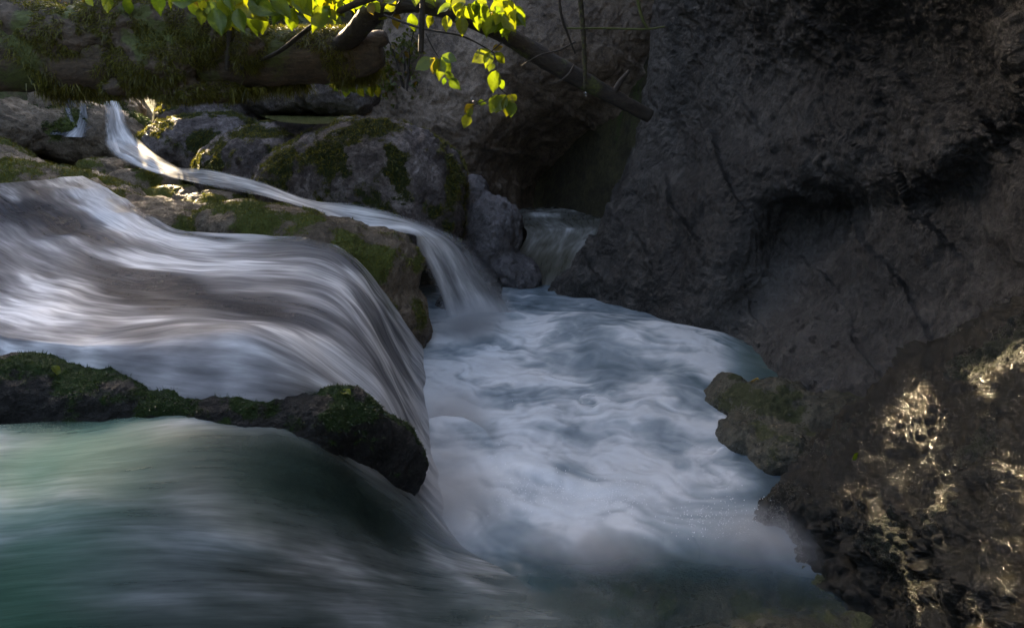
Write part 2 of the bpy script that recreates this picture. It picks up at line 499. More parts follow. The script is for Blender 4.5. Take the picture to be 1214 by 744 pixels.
def tube_mesh(path, rad, ns=12, seed=0, rough=0.0, cap=True):
    path = np.asarray(path, float); rad = np.asarray(rad, float)
    t = np.gradient(path, axis=0); t /= np.linalg.norm(t, axis=1, keepdims=True)
    ref = np.array([0, 0, 1.0]) if abs(t[:, 2]).mean() < 0.8 else np.array([0, 1.0, 0])
    a = np.cross(t, ref); a /= np.linalg.norm(a, axis=1, keepdims=True)
    b = np.cross(a, t)
    ang = np.linspace(0, 2 * math.pi, ns, endpoint=False)
    g = path[:, None] + rad[:, None, None] * (a[:, None] * np.cos(ang)[None, :, None] + b[:, None] * np.sin(ang)[None, :, None])
    nr, nc = g.shape[:2]
    if rough:
        d = g - path[:, None]; d /= np.maximum(np.linalg.norm(d, axis=-1, keepdims=True), 1e-9)
        p = g.reshape(-1, 3)
        h = fbm(p, 3.0, 4, seed) * rough + fbm(p, 11, 3, seed + 3, .5, 'b') * rough * 0.35
        g = g + d * h.reshape(nr, nc, 1)
    v = g.reshape(-1, 3)
    i = np.arange(nr * nc).reshape(nr, nc)
    j = np.roll(i, -1, axis=1)
    f = np.stack([i[:-1], i[1:], j[1:], j[:-1]], -1).reshape(-1, 4)
    if cap:
        v = np.concatenate([v, path[:1], path[-1:]])
        k = len(v)
        c0 = np.stack([i[0], j[0], np.full(nc, k - 2), np.full(nc, k - 2)], -1)
        c1 = np.stack([j[-1], i[-1], np.full(nc, k - 1), np.full(nc, k - 1)], -1)
        me = bpy.data.meshes.new('tube')
        me.from_pydata(v.tolist(), [], f.tolist() + [x[:3].tolist() for x in c0] + [x[:3].tolist() for x in c1])
        me.update()
    else:
        me = mesh_np('tube', v, f)
    return me, v
def tube(name, path, rad, mat, parent=None, n=None, ns=12, seed=0, rough=0.0, moss=None):
    p = crom(np.asarray(path, float), n or len(path) * 6)
    r = np.interp(np.linspace(0, 1, len(p)), np.linspace(0, 1, len(rad)), rad)
    me, v = tube_mesh(p, r, ns, seed, rough)
    attr(me, 'moss', moss(v) if moss else np.zeros(len(v)))
    me.name = name
    return link(name, me, mat, parent), p

# leaf template: ovate, folded along the midrib, slightly toothed
def leaf_template():
    ys = np.linspace(0, 1, 8)
    wd = np.array([0.02, 0.17, 0.28, 0.33, 0.32, 0.25, 0.13, 0.0])
    v, uv = [], []
    for y, x in zip(ys, wd):
        for s in (-1, -0.5, 0, 0.5, 1):
            tooth = 1.0 + (0.05 if abs(s) == 1 and int(y * 7) % 2 else 0)
            v.append((s * x * tooth, y, 0.10 * abs(s) * x / 0.33 - 0.22 * y * y + 0.04 * math.sin(9 * y) * abs(s)))
            uv.append((abs(s) * 0.5, y))
    return np.array(v), np.array(uv), grid_faces(8, 5)
LV, LUV, LF = leaf_template()
def leaf_mesh(name, places):
    """places: (position, direction, normal, size)"""
    V, F, U, A = [], [], [], []
    for k, (p, d, nn, s) in enumerate(places):
        d = np.array(d, float); d /= np.linalg.norm(d)
        x = np.cross(d, nn); x /= np.linalg.norm(x)
        z = np.cross(x, d)
        V.append(np.array(p) + s * (LV[:, :1] * x + LV[:, 1:2] * d + LV[:, 2:] * rng.uniform(.3, 2.6) * z))
        F.append(LF + k * len(LV)); U.append(LUV); A.append(np.full(len(LV), rng.uniform(0, 1)))
    me = mesh_np(name, np.concatenate(V), np.concatenate(F))
    attr2(me, 'flow', np.concatenate(U)); attr(me, 'vary', np.concatenate(A))
    return me

# ================================================================== terrain
def terrain_z(x, y):
    z = np.full_like(x, -0.7)
    low = 1 - ss(12.5, 13.3, y)                                   # left hillside raised to shut out sun, its gap shaped to let some in
    z = np.maximum(z, -0.7 + (2.5 + 9.0 * low) * ss(-4.6, -10.5, x) + 0.15 * np.clip(-x - 9, 0, 40) * low)
    back = 1.15 + 0.30 * (y - 8.6) + 2.8 * ss(9.7, 10.7, y) * ss(-5.3, -4.7, x) * (1 - ss(12.5, 16, y)) - 0.9 * ss(9.0, 10.0, y) * ss(-4.9, -5.5, x)  # crest raised to keep sun off the pool, notch at left to admit it
    z = np.maximum(z, np.where(y > 8.6, back, -0.7) * ss(8.3, 9.4, y) * ss(0.6, -1.2, x) + -0.7 * (1 - ss(8.3, 9.4, y) * ss(0.6, -1.2, x)))
    z = np.maximum(z, -0.7 + 9.0 * ss(10.3, 12.5, y) * ss(-2.0, 0.5, x))
    d = (x - 0.7) * 0.85 + (y - 6.5) * 0.52                       # beyond the right wall
    z = np.maximum(z, -0.7 + 8.2 * ss(1.5, 2.6, d) * ss(-14, -6, -y + 0 * x - 0))
    z = np.maximum(z, -0.7 + 4.0 * ss(-3.0, -8.0, y))
    return z
# one sheet to the horizon, dense near, sparse far
ax = np.concatenate([np.linspace(-220, -16, 14), np.linspace(-15, 12, 190), np.linspace(13, 220, 14)])
ay = np.concatenate([np.linspace(-220, -12, 12), np.linspace(-11, 20, 200), np.linspace(21, 220, 16)])
X, Y = np.meshgrid(ax, ay)
Z = terrain_z(X, Y)
P_ = np.stack([X, Y, Z], -1).reshape(-1, 3)
P_[:, 2] += 0.22 * fbm(P_, 0.6, 5, 3) + 0.06 * fbm(P_, 3.0, 3, 4)
me = mesh_np('ground', P_, grid_faces(len(ay), len(ax)))
attr(me, 'moss', ss(-0.1, 0.4, fbm(P_, 1.2, 4, 9)) * ss(0.5, 1.2, P_[:, 2]))
tag(link('ground', me, M['soil']), kind='structure')

# ================================================================== right-hand cliff
def Yr(*t): return [(a, b, 'y', c) for a, b, c in t]
rows = [
 Yr((700, 400, 9.0), (652, 400, 7.0), (700, 410, 6.6), (760, 425, 6.2), (830, 450, 5.6), (880, 480, 5.1), (960, 530, 4.3), (1020, 560, 3.9), (1100, 620, 3.3), (1214, 700, 2.6), (1450, 800, 1.9)),
 Yr((705, 330, 9.0), (650, 352, 7.0), (700, 362, 6.6), (760, 375, 6.2), (830, 395, 5.6), (875, 412, 5.25), (960, 450, 4.4), (1020, 475, 4.0), (1100, 520, 3.5), (1214, 590, 2.7), (1450, 700, 2.0)),
 Yr((735, 280, 9.0), (692, 290, 7.1), (738, 300, 6.55), (800, 312, 6.0), (858, 330, 5.55), (905, 345, 5.5), (965, 365, 4.95), (1030, 385, 4.45), (1110, 395, 3.95), (1214, 400, 3.3), (1470, 420, 2.2)),
 Yr((765, 215, 9.2), (727, 222, 7.3), (772, 232, 6.7), (830, 240, 6.1), (890, 250, 5.75), (945, 258, 5.85), (1010, 262, 5.35), (1080, 258, 4.62), (1150, 252, 4.2), (1235, 250, 3.5), (1480, 250, 2.3)),
 Yr((790, 160, 9.2), (757, 167, 7.5), (805, 168, 6.9), (865, 170, 6.3), (920, 190, 5.8), (970, 205, 5.4), (1030, 205, 5.05), (1100, 190, 4.35), (1170, 150, 3.98), (1245, 140, 3.5), (1490, 110, 2.3)),
 Yr((805, 80, 9.2), (772, 85, 7.6), (818, 82, 7.0), (882, 82, 6.4), (940, 82, 5.9), (1000, 82, 5.35), (1060, 82, 4.9), (1120, 75, 4.4), (1185, 70, 3.95), (1255, 60, 3.2), (1500, -20, 2.2)),
 Yr((810, -5, 9.2), (780, 0, 7.6), (828, -5, 6.9), (890, -5, 6.2), (950, -10, 5.6), (1010, -12, 5.05), (1070, -15, 4.55), (1135, -20, 4.05), (1200, -40, 3.55), (1290, -60, 2.9), (1560, -150, 1.9)),
 Yr((830, -150, 9.0), (800, -150, 7.4), (850, -160, 6.5), (910, -170, 5.7), (970, -190, 5.05), (1030, -210, 4.5), (1100, -240, 3.95), (1180, -280, 3.45), (1280, -330, 2.9), (1420, -400, 2.3), (1750, -500, 1.6)),
]
g, _ = fix(rows)
# the top of the wall: two more rows, in metres, leaning out above view to darken the wall, then running back over the rim
kk = np.linspace(0, 1, g.shape[1]) ** 1.2
g[-1, :, 0] -= 0.7 * kk; g[-2, :, 0] -= 0.1 * kk
top = g[-1].copy(); top[:, 0] -= 1.0 * kk; top[:, 2] = np.maximum(top[:, 2] + 1.6, 6.5); top[:, 0] -= 0.25
rim = top.copy(); rim[:, 2] += 1.1; rim[:, 0] += 1.6; rim[:, 1] += 0.8
far = rim.copy(); far[:, 0] += 7; far[:, 1] += 4; far[:, 2] += 0.6
g = np.concatenate([g, top[None], rim[None], far[None]])
# the wall runs on past the camera's right side
e1 = g[:, -1].copy() + np.array([1.4, -2.2, 0]); e2 = e1 + np.array([0.6, -4.0, 0]); e3 = e2 + np.array([-1.5, -4, 0])
g = np.concatenate([g, e1[:, None], e2[:, None], e3[:, None]], axis=1)
g = surf(g, 480, 680)
g = g[:, ::-1]
g = rough_sheet(g, 0.75, 21)
V_ = g.reshape(-1, 3)
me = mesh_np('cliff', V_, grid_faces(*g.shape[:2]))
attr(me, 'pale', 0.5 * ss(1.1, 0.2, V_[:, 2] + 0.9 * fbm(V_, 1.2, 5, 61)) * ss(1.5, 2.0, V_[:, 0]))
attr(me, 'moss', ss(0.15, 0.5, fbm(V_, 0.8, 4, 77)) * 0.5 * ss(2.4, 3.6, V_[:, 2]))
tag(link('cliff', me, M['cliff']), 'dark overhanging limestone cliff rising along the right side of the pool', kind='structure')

# ================================================================== back wall of the gorge, with a dark hollow
rows = [
 Yr((380, 330, 9.6), (450, 330, 9.3), (530, 320, 9.0), (590, 310, 9.6), (640, 300, 10.6), (690, 300, 10.8), (740, 300, 10.2), (830, 300, 9.6), (950, 300, 9)),
 Yr((380, 215, 9.4), (450, 210, 9.1), (530, 200, 8.9), (590, 205, 9.5), (640, 220, 10.9), (690, 222, 11.2), (735, 225, 10.3), (830, 220, 9.6), (950, 220, 9)),
 Yr((400, 135, 9.4), (460, 130, 9.2), (530, 135, 8.9), (590, 150, 9.1), (640, 160, 9.8), (690, 160, 10.0), (740, 150, 9.4), (830, 150, 9.3), (950, 150, 9)),
 Yr((430, 70, 9.6), (475, 70, 9.3), (540, 75, 9.0), (590, 80, 8.9), (640, 85, 8.9), (690, 85, 8.9), (750, 80, 8.9), (830, 80, 9.0), (950, 80, 9)),
 Yr((455, 10, 9.9), (500, 10, 9.5), (560, 5, 9.2), (610, 5, 9.0), (660, 0, 8.9), (710, 0, 8.8), (770, 0, 8.7), (840, 0, 8.8), (950, 0, 9)),
 Yr((385, -90, 9.9), (455, -90, 9.6), (580, -100, 9.3), (630, -100, 9.1), (690, -100, 8.9), (740, -100, 8.8), (800, -110, 8.6), (870, -110, 8.6), (970, -110, 9)),  # this row and the next, above view, reach left to block the sun
 Yr((368, -250, 9.9), (440, -260, 9.6), (590, -270, 9.4), (650, -280, 9.2), (720, -290, 9.0), (780, -290, 8.9), (840, -300, 8.8), (900, -300, 8.8), (1000, -300, 9.1)),
]
g, _ = fix(rows)
up = g[-1].copy(); up[:, 1] += 0.3; up[:, 2] += 1.8
up2 = up.copy(); up2[:, 1] += 3.0; up2[:, 2] += 0.5
g = np.concatenate([g, up[None], up2[None]])
g = surf(g, 280, 330)[:, ::-1]
g = rough_sheet(g, 0.8, 41)
V_ = g.reshape(-1, 3)
me = mesh_np('back_cliff', V_, grid_faces(*g.shape[:2]))
attr(me, 'moss', ss(0.05, 0.4, fbm(V_, 0.9, 4, 78)) * 0.7 * ss(2.0, 3.2, V_[:, 2]))
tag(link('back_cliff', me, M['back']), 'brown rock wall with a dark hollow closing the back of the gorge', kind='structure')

# ================================================================== rocks
def uppermoss(lo, hi, s, seed, lim=0.1, extra=None):
    def f(v, n):
        k = ss(lo, hi, n[:, 2]) * ss(-0.12 + lim, 0.25 + lim, fbm(v, s, 4, seed))
        if extra: k = np.maximum(k, extra(v, n))
        return np.clip(k, 0, 1)
    return f
def rock(name, label, parts, voxel, mat, seed, amp=1.0, moss=None, blades=0, blen=0.03, bw=0.003, bmat='darkmoss', scales=None, smooth=12, cat='rock', group=None):
    c0 = np.mean([p[0] for p in parts], axis=0); lo = min(p[0][2] - max(p[1]) * 0.6 for p in parts)
    root = empty(name, (c0[0], c0[1], lo))
    tag(root, label, cat, group)
    kw = {'scales': scales} if scales else {}
    o, v, n, mo = blob('stone', parts, voxel, mat, root, seed, amp, smooth, moss=moss, **kw)
    if blades:
        cand = np.where((mo > 0.35))[0]
        if len(cand) > 50:
            r = np.random.default_rng(seed)
            i = r.choice(cand, blades)
            pts = v[i] + r.normal(0, voxel * 0.5, (blades, 3)) * (1 - np.abs(n[i])) - n[i] * 0.004
            strands('moss', pts, n[i], blen, bw, M[bmat], root, 0.1, 0.6, 2, seed)
    return root

# big mossy boulder in the middle, under the pond
rock('boulder', 'large pinkish grey boulder with dark moss patches behind the small waterfall', [
    (PY(445, 212, 7.3), (0.98, 0.9, 0.62), (0, 4, 0)),
    (PY(470, 250, 7.1), (0.72, 0.75, 0.66), (0, 0, 0)),
    (PY(385, 225, 7.3), (0.75, 0.7, 0.55), (0, 0, 0)),
    (PY(330, 200, 8.3), (0.9, 1.0, 0.54), (0, -4, 0)),
    (PY(240, 180, 9.2), (0.95, 0.8, 0.5), (0, -8, 0)),
    ], 0.026, M['boulder'], 5, 0.9,
    uppermoss(-0.4, 0.35, 1.9, 55, 0.03, lambda v, n: np.maximum(ss(0.45, 0.85, n[:, 2]) * ss(0.0, 0.25, fbm(v, 2.2, 3, 12)), ss(0.02, 0.22, fbm(v, 2.6, 4, 14)) * ss(1.75, 1.4, v[:, 2])) ), 90000, 0.028, 0.0035, 'mossblade', scales=((1.1, .09, 'f'), (2.6, .05, 'b'), (7, .05, 'b'), (18, .03, 'r'), (42, .012, 'b')))
# brown bank at the left
rock('rock_bank', 'brown moss topped rock bank beside the left edge of the cascade', [
    (PY(0, 235, 7.0), (1.4, 0.75, 0.42), (0, 6, 0)),
    (PY(80, 236, 6.9), (0.85, 0.6, 0.33), (0, 14, 0)),
    (PY(130, 250, 6.5), (0.5, 0.5, 0.24), (0, 20, 0)),
    (PY(-90, 210, 7.9), (1.3, 1.0, 0.55), (0, 0, 0)),
    ], 0.026, M['brown'], 15, 0.7, uppermoss(0.2, 0.8, 2.4, 65, -0.05), 26000, 0.03, 0.004, 'mossblade')
# ridge between the small stream and the main cascade
rock('rock_ridge', 'low brown rock ridge between the small stream and the main cascade', [
    (PY(230, 270, 6.0), (0.75, 0.5, 0.2), (0, 10, 0)),
    (PY(320, 270, 5.75), (0.65, 0.5, 0.24), (0, 8, 0)),
    (PY(400, 295, 5.5), (0.5, 0.5, 0.26), (0, 10, 0)),
    (PY(445, 318, 5.55), (0.36, 0.5, 0.36), (0, 10, 0)),
    (PY(440, 390, 5.4), (0.5, 0.5, 0.5), (0, 0, 0)),
    (PY(180, 256, 6.3), (0.5, 0.4, 0.18), (0, 10, 0)),
    ] + [(PY(*q) - np.array([0, 0, .42]), (.42, .42, .28), (0, 0, 0)) for q in [(120, 172, 8.5), (160, 184, 8.0), (200, 203, 7.6), (250, 211, 7.2), (310, 224, 6.8), (370, 244, 6.35)]], 0.022, M['brown'], 25, 0.6, uppermoss(-0.5, 0.3, 2.6, 75, 0.0), 40000, 0.022, 0.003, 'mossblade')
# far left shelf behind the upper falls
rock('rock_shelf', 'dark rock shelf with the thin upper falls running down it', [
    (PY(100, 165, 9.6), (1.0, 0.7, 0.45), (0, 0, 0)),
    (PY(50, 135, 10.2), (1.5, 0.8, 0.5), (0, 0, 0)),
    (PY(-45, 158, 9.0), (1.2, 0.8, 0.5), (0, 0, 0)),
    ], 0.035, M['brown'], 35, 0.8, uppermoss(-0.2, 0.5, 2.0, 85, 0.05), 16000, 0.04, 0.005, 'darkmoss')
rock('rock_slope', 'pale rock slope with moss behind the still pond', [
    (PY(340, 112, 11.9), (1.9, 0.8, 0.42), (0, 0, 0)),
    (PY(450, 122, 10.6), (0.6, 0.7, 0.36), (0, 8, 0)),
    (PY(255, 135, 9.9), (0.7, 0.7, 0.36), (0, 0, 0)),
    (PY(330, 106, 9.75), (0.8, 0.5, 0.33), (0, 0, 0)),
    (PY(405, 108, 9.5), (0.65, 0.5, 0.34), (0, 6, 0)),
    ], 0.035, M['boulder'], 45, 0.8, uppermoss(0.0, 0.6, 2.0, 86, 0.0), 15000, 0.04, 0.005, 'mossblade')
# pale grey rock at the mouth of the slot
rock('grey_rock', 'pale grey wedge of rock at the mouth of the narrow slot', [
    (PY(578, 285, 7.6), (0.40, 0.5, 0.52), (0, 24, 0)),
    (PY(612, 325, 7.3), (0.32, 0.4, 0.24), (0, 30, 0)),
    (PY(560, 240, 8.0), (0.24, 0.5, 0.36), (0, 10, 0)),
    ], 0.018, M['grey'], 55, 0.8, smooth=20)
rock('dark_rock', 'dark brown rock at the foot of the small waterfall', [
    (PY(568, 352, 6.5), (0.22, 0.3, 0.30), (0, 30, 0)),
    (PY(545, 375, 6.5), (0.3, 0.3, 0.3), (0, 0, 0)),
    ], 0.016, M['bed'], 56, 0.5)
# mossy hump in the foreground, between upper and lower sheets
rock('mossy_rock', 'dark wet rock with green moss between the two left water sheets', [
    (PZ(-80, 480, 0.80), (0.50, 0.22, 0.23), (0, 0, 0)),
    (PZ(40, 484, 0.79), (0.42, 0.21, 0.22), (0, 3, 0)),
    (PZ(120, 496, 0.76), (0.32, 0.20, 0.20), (0, 8, 0)),
    (PZ(200, 508, 0.71), (0.30, 0.18, 0.18), (0, 8, 0)),
    (PZ(270, 516, 0.69), (0.30, 0.17, 0.17), (0, 4, 0)),
    (PZ(345, 516, 0.65), (0.26, 0.16, 0.18), (0, -2, 0)),
    (PZ(400, 516, 0.58), (0.24, 0.17, 0.24), (0, 26, 0)),
    (PZ(446, 545, 0.40), (0.24, 0.17, 0.22), (0, 50, 0)),
    ], 0.012, M['mossrock'], 65, 0.3,
    lambda v, n: np.clip(ss(0.0, 0.5, n[:, 2]) * (np.maximum(ss(-0.9, -0.75, v[:, 0]), .7) * ss(-0.25, 0.15, fbm(v, 5, 3, 5)) + 0.9 * ss(0.05, 0.3, fbm(v, 5, 3, 8))), 0, 1), 26000, 0.016, 0.0018, 'darkmoss', smooth=26, scales=((1.6, .10, 'f'), (3.5, .09, 'b'), (9, .06, 'b'), (20, .04, 'r'), (45, .02, 'b')))
# small rock at the right rim of the pool
CR = ((1.3, .16, 'f'), (3.2, .09, 'b'), (8, .05, 'b'), (19, .032, 'b'), (44, .014, 'b'))
rock('small_rock', 'small brown green rock at the right rim of the pool', [
    (PZ(925, 495, 0.0), (0.32, 0.30, 0.27), (0, 12, 0)),
    (PZ(870, 480, -0.02), (0.20, 0.26, 0.22), (0, -10, 0)),
    (PZ(985, 505, 0.02), (0.34, 0.30, 0.22), (0, 10, 0)),
    (PZ(940, 545, -0.02), (0.30, 0.28, 0.22), (0, 10, 0)),
    (PZ(900, 525, -0.02), (0.24, 0.28, 0.2), (0, 0, 0)),
    ], 0.012, M['ledge'], 75, 0.5, uppermoss(0.0, 0.6, 4, 66, 0.0), smooth=25, scales=CR)
# big wet rock in the right foreground
rows = [
 Yr((1000, 520, 3.9), (1040, 485, 3.8), (1095, 435, 3.7), (1150, 400, 3.5), (1230, 365, 3.3), (1400, 300, 3.0)),
 Yr((985, 515, 3.45), (1030, 470, 3.35), (1090, 408, 3.2), (1150, 375, 3.05), (1225, 335, 2.9), (1420, 250, 2.6)),
 Yr((940, 555, 3.1), (1000, 520, 3.0), (1070, 470, 2.85), (1140, 440, 2.7), (1225, 410, 2.5), (1430, 350, 2.2)),
 Yr((905, 592, 2.85), (975, 572, 2.72), (1050, 545, 2.55), (1130, 520, 2.38), (1225, 495, 2.15), (1450, 450, 1.8)),
 Yr((935, 628, 2.68), (988, 620, 2.48), (1052, 605, 2.3), (1130, 590, 2.1), (1225, 575, 1.88), (1470, 550, 1.5)),
 Yr((1030, 690, 2.25), (1062, 675, 2.15), (1100, 662, 2.0), (1145, 655, 1.85), (1235, 655, 1.62), (1500, 670, 1.25)),
 Yr((1075, 770, 1.95), (1100, 750, 1.88), (1135, 740, 1.77), (1170, 740, 1.6), (1250, 750, 1.4), (1530, 800, 1.05)),
 Yr((1090, 900, 1.65), (1120, 900, 1.58), (1150, 900, 1.5), (1210, 900, 1.35), (1300, 900, 1.2), (1560, 950, .9)),
]
g, _ = fix(rows)
e0 = g[:, :1] + np.array([-.16, 0, -.38]); e1 = g[:, -1:] + np.array([.8, 0, .25])
g = np.concatenate([e0, g, e1], axis=1)
first = g[:1] + np.array([.1, .25, -.5])
g = np.concatenate([first, g])
g = surf(g, 380, 420)[:, ::-1]
nn_ = grid_normals(g)
if nn_[..., 2].mean() < 0: nn_ = -nn_
p_ = g.reshape(-1, 3)
q_ = p_ + 0.10 * np.stack([fbm(p_, 2.2, 3, 501), fbm(p_, 2.2, 3, 502), fbm(p_, 2.2, 3, 503)], -1)
h_ = 0
for sc_, a_, kd_ in ((1.5, .10, 'f'), (3.6, .075, 'b'), (9, .05, 'b'), (20, .028, 'b'), (46, .012, 'r')):
    h_ = h_ + a_ * fbm(q_, sc_, 3, 510, .5, kd_)
g = g + nn_ * h_.reshape(g.shape[:2] + (1,))
nr_0, nc_0 = g.shape[:2]
lo = g.copy(); lo[..., 2] = -0.9
vt = np.concatenate([g.reshape(-1, 3), lo.reshape(-1, 3)])
ii = np.arange(nr_0 * nc_0).reshape(nr_0, nc_0)
ring = np.concatenate([ii[0, :-1], ii[:-1, -1], ii[-1, :0:-1], ii[:0:-1, 0]]); rn = np.roll(ring, -1); K_ = nr_0 * nc_0
me = mesh_np('wet_rock', vt, np.concatenate([grid_faces(nr_0, nc_0), grid_faces(nr_0, nc_0)[:, ::-1] + K_, np.stack([ring, rn, rn + K_, ring + K_], -1)]))
attr(me, 'moss', np.concatenate([0.6 * ss(-.05, .3, fbm(p_, 2.4, 4, 520)), np.zeros(K_)]))
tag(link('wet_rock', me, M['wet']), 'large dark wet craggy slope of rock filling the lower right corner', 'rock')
rock('mossy_ledge', 'dark mossy ledge just under the water along the bottom edge', [
    (PZ(880, 735, -0.23), (0.50, 0.28, 0.20), (0, 0, 8)),
    (PZ(1000, 730, -0.22), (0.38, 0.28, 0.22), (0, 0, 0)),
    (PZ(780, 720, -0.20), (0.30, 0.22, 0.17), (0, 0, 20)),
    (PZ(690, 735, -0.23), (0.28, 0.22, 0.18), (0, 0, 0)),
    (PZ(1000, 830, -0.2), (0.9, 0.4, 0.25), (0, 0, 0)),
    ], 0.012, M['ledge'], 95, 0.55, lambda v, n: 0.75 * ss(-.2, .2, fbm(v, 5, 3, 97)), 0)

# ================================================================== running water
def water_sheet(name, ctrl, nr, nc, mat, seed, *a_, riffles=(), **k_):
    return _sheet(name, ctrl, nr, nc, mat, seed, riffles, *a_, **k_)
def _sheet(name, ctrl, nr, nc, mat, seed, riffles, relief=0.02, sfreq=(0.55, 7.0), contrast=0.7, bed=None, bed_drop=0.06, tint=None, flow_warp=0.08, lump=0.0, thin=1.0):
    """ctrl: flow lines, each a list of (px, py, key, value, foam, cover)"""
    p, a = fix(ctrl)
    a[..., 1] *= thin
    g = surf(p, nr, nc); A = surf(a, nr, nc)
    U, V = metric(g)
    n = grid_normals(g)
    n = np.where(n[..., 2:3] < 0, -n, n)
    if lump: g = g + n * (lump * fbm(g.reshape(-1, 3), 2.6, 2, seed)).reshape(U.shape + (1,))
    q = np.stack([(V * sfreq[0]).ravel(), (U * sfreq[1]).ravel() , np.full(U.size, seed * 3.1)], -1)
    q[:, 1] += flow_warp * sfreq[1] * fbm(q * np.array([1.2, 0.15, 1]), 1.0, 2, seed + 2)
    s1 = fbm(q, 1.0, 4, seed, 0.6)
    s2 = fbm(q * np.array([0.6, 0.33, 1]), 1.0, 3, seed + 9)
    s3 = fbm(q * np.array([0.8, 0.12, 1]), 1.0, 3, seed + 19)
    s = (0.5 * s1 + 0.65 * s2 + 0.5 * s3).reshape(U.shape)
    g2 = g + n * (relief * (1.6 * s3 + .5 * s2 + .12 * s1).reshape(U.shape) + 0.01 * fbm(g.reshape(-1, 3), 3.0, 2, seed).reshape(U.shape))[..., None]
    s = s / s.std()
    foam = np.clip(A[..., 0] * np.exp(contrast * np.clip(s, -1.6, 2)) + 0.05 * np.clip(s - .8, 0, 3) * contrast, 0, 0.92)
    for (cx_, cy_, ln, wd, st_, rot) in riffles:                  # splash highlights put in as foam where the current breaks white (or dark, if negative)
        c_ = np.array(project(g)); a_ = math.radians(rot)
        u_ = (c_[0] - cx_) * math.cos(a_) + (c_[1] - cy_) * math.sin(a_); v_ = -(c_[0] - cx_) * math.sin(a_) + (c_[1] - cy_) * math.cos(a_)
        v_ = v_ + wd * 1.2 * s2.reshape(U.shape)
        foam = foam + st_ * np.exp(-0.5 * ((u_ / ln) ** 2 + (v_ / wd) ** 2)) * (1 + .35 * s)
    foam = np.clip(foam, 0.0, 0.92)
    cover = np.clip(A[..., 1] + 0.55 * s * A[..., 1] * (1 - A[..., 1]), 0, 1)
    me = mesh_np(name, g2.reshape(-1, 3), grid_faces(nr, nc))
    attr(me, 'foam', foam); attr(me, 'cover', cover)
    attr2(me, 'flow', np.stack([V.ravel(), U.ravel()], -1))
    tv = np.zeros((nr * nc, 3))
    if tint is not None: tv = tint(g2.reshape(-1, 3))
    attr2(me, 'tint', tv)
    tag(o := link(name, me, mat), kind='structure')
    if bed:
        gb = g - n * bed_drop
        gb = gb + n * (0.05 * fbm(gb.reshape(-1, 3), 2.5, 4, seed + 50)).reshape(nr, nc, 1) - n * 0.02
        lo = gb.copy(); lo[..., 2] = -0.9
        # closed stone: top, and a floor with side walls
        vt = np.concatenate([gb.reshape(-1, 3), lo.reshape(-1, 3)])
        i = np.arange(nr * nc).reshape(nr, nc); j = i + nr * nc
        ring = np.concatenate([i[0, :-1], i[:-1, -1], i[-1, :0:-1], i[:0:-1, 0]])
        rn = np.roll(ring, -1)
        f = np.concatenate([grid_faces(nr, nc), grid_faces(nr, nc)[:, ::-1] + nr * nc, np.stack([ring, rn, rn + nr * nc, ring + nr * nc], -1)])
        mb = mesh_np(bed[0], vt, f)
        attr(mb, 'moss', np.zeros(len(vt)))
        tag(link(bed[0], mb, M[bed[2]], smooth=True), bed[1], 'rock')
    return o

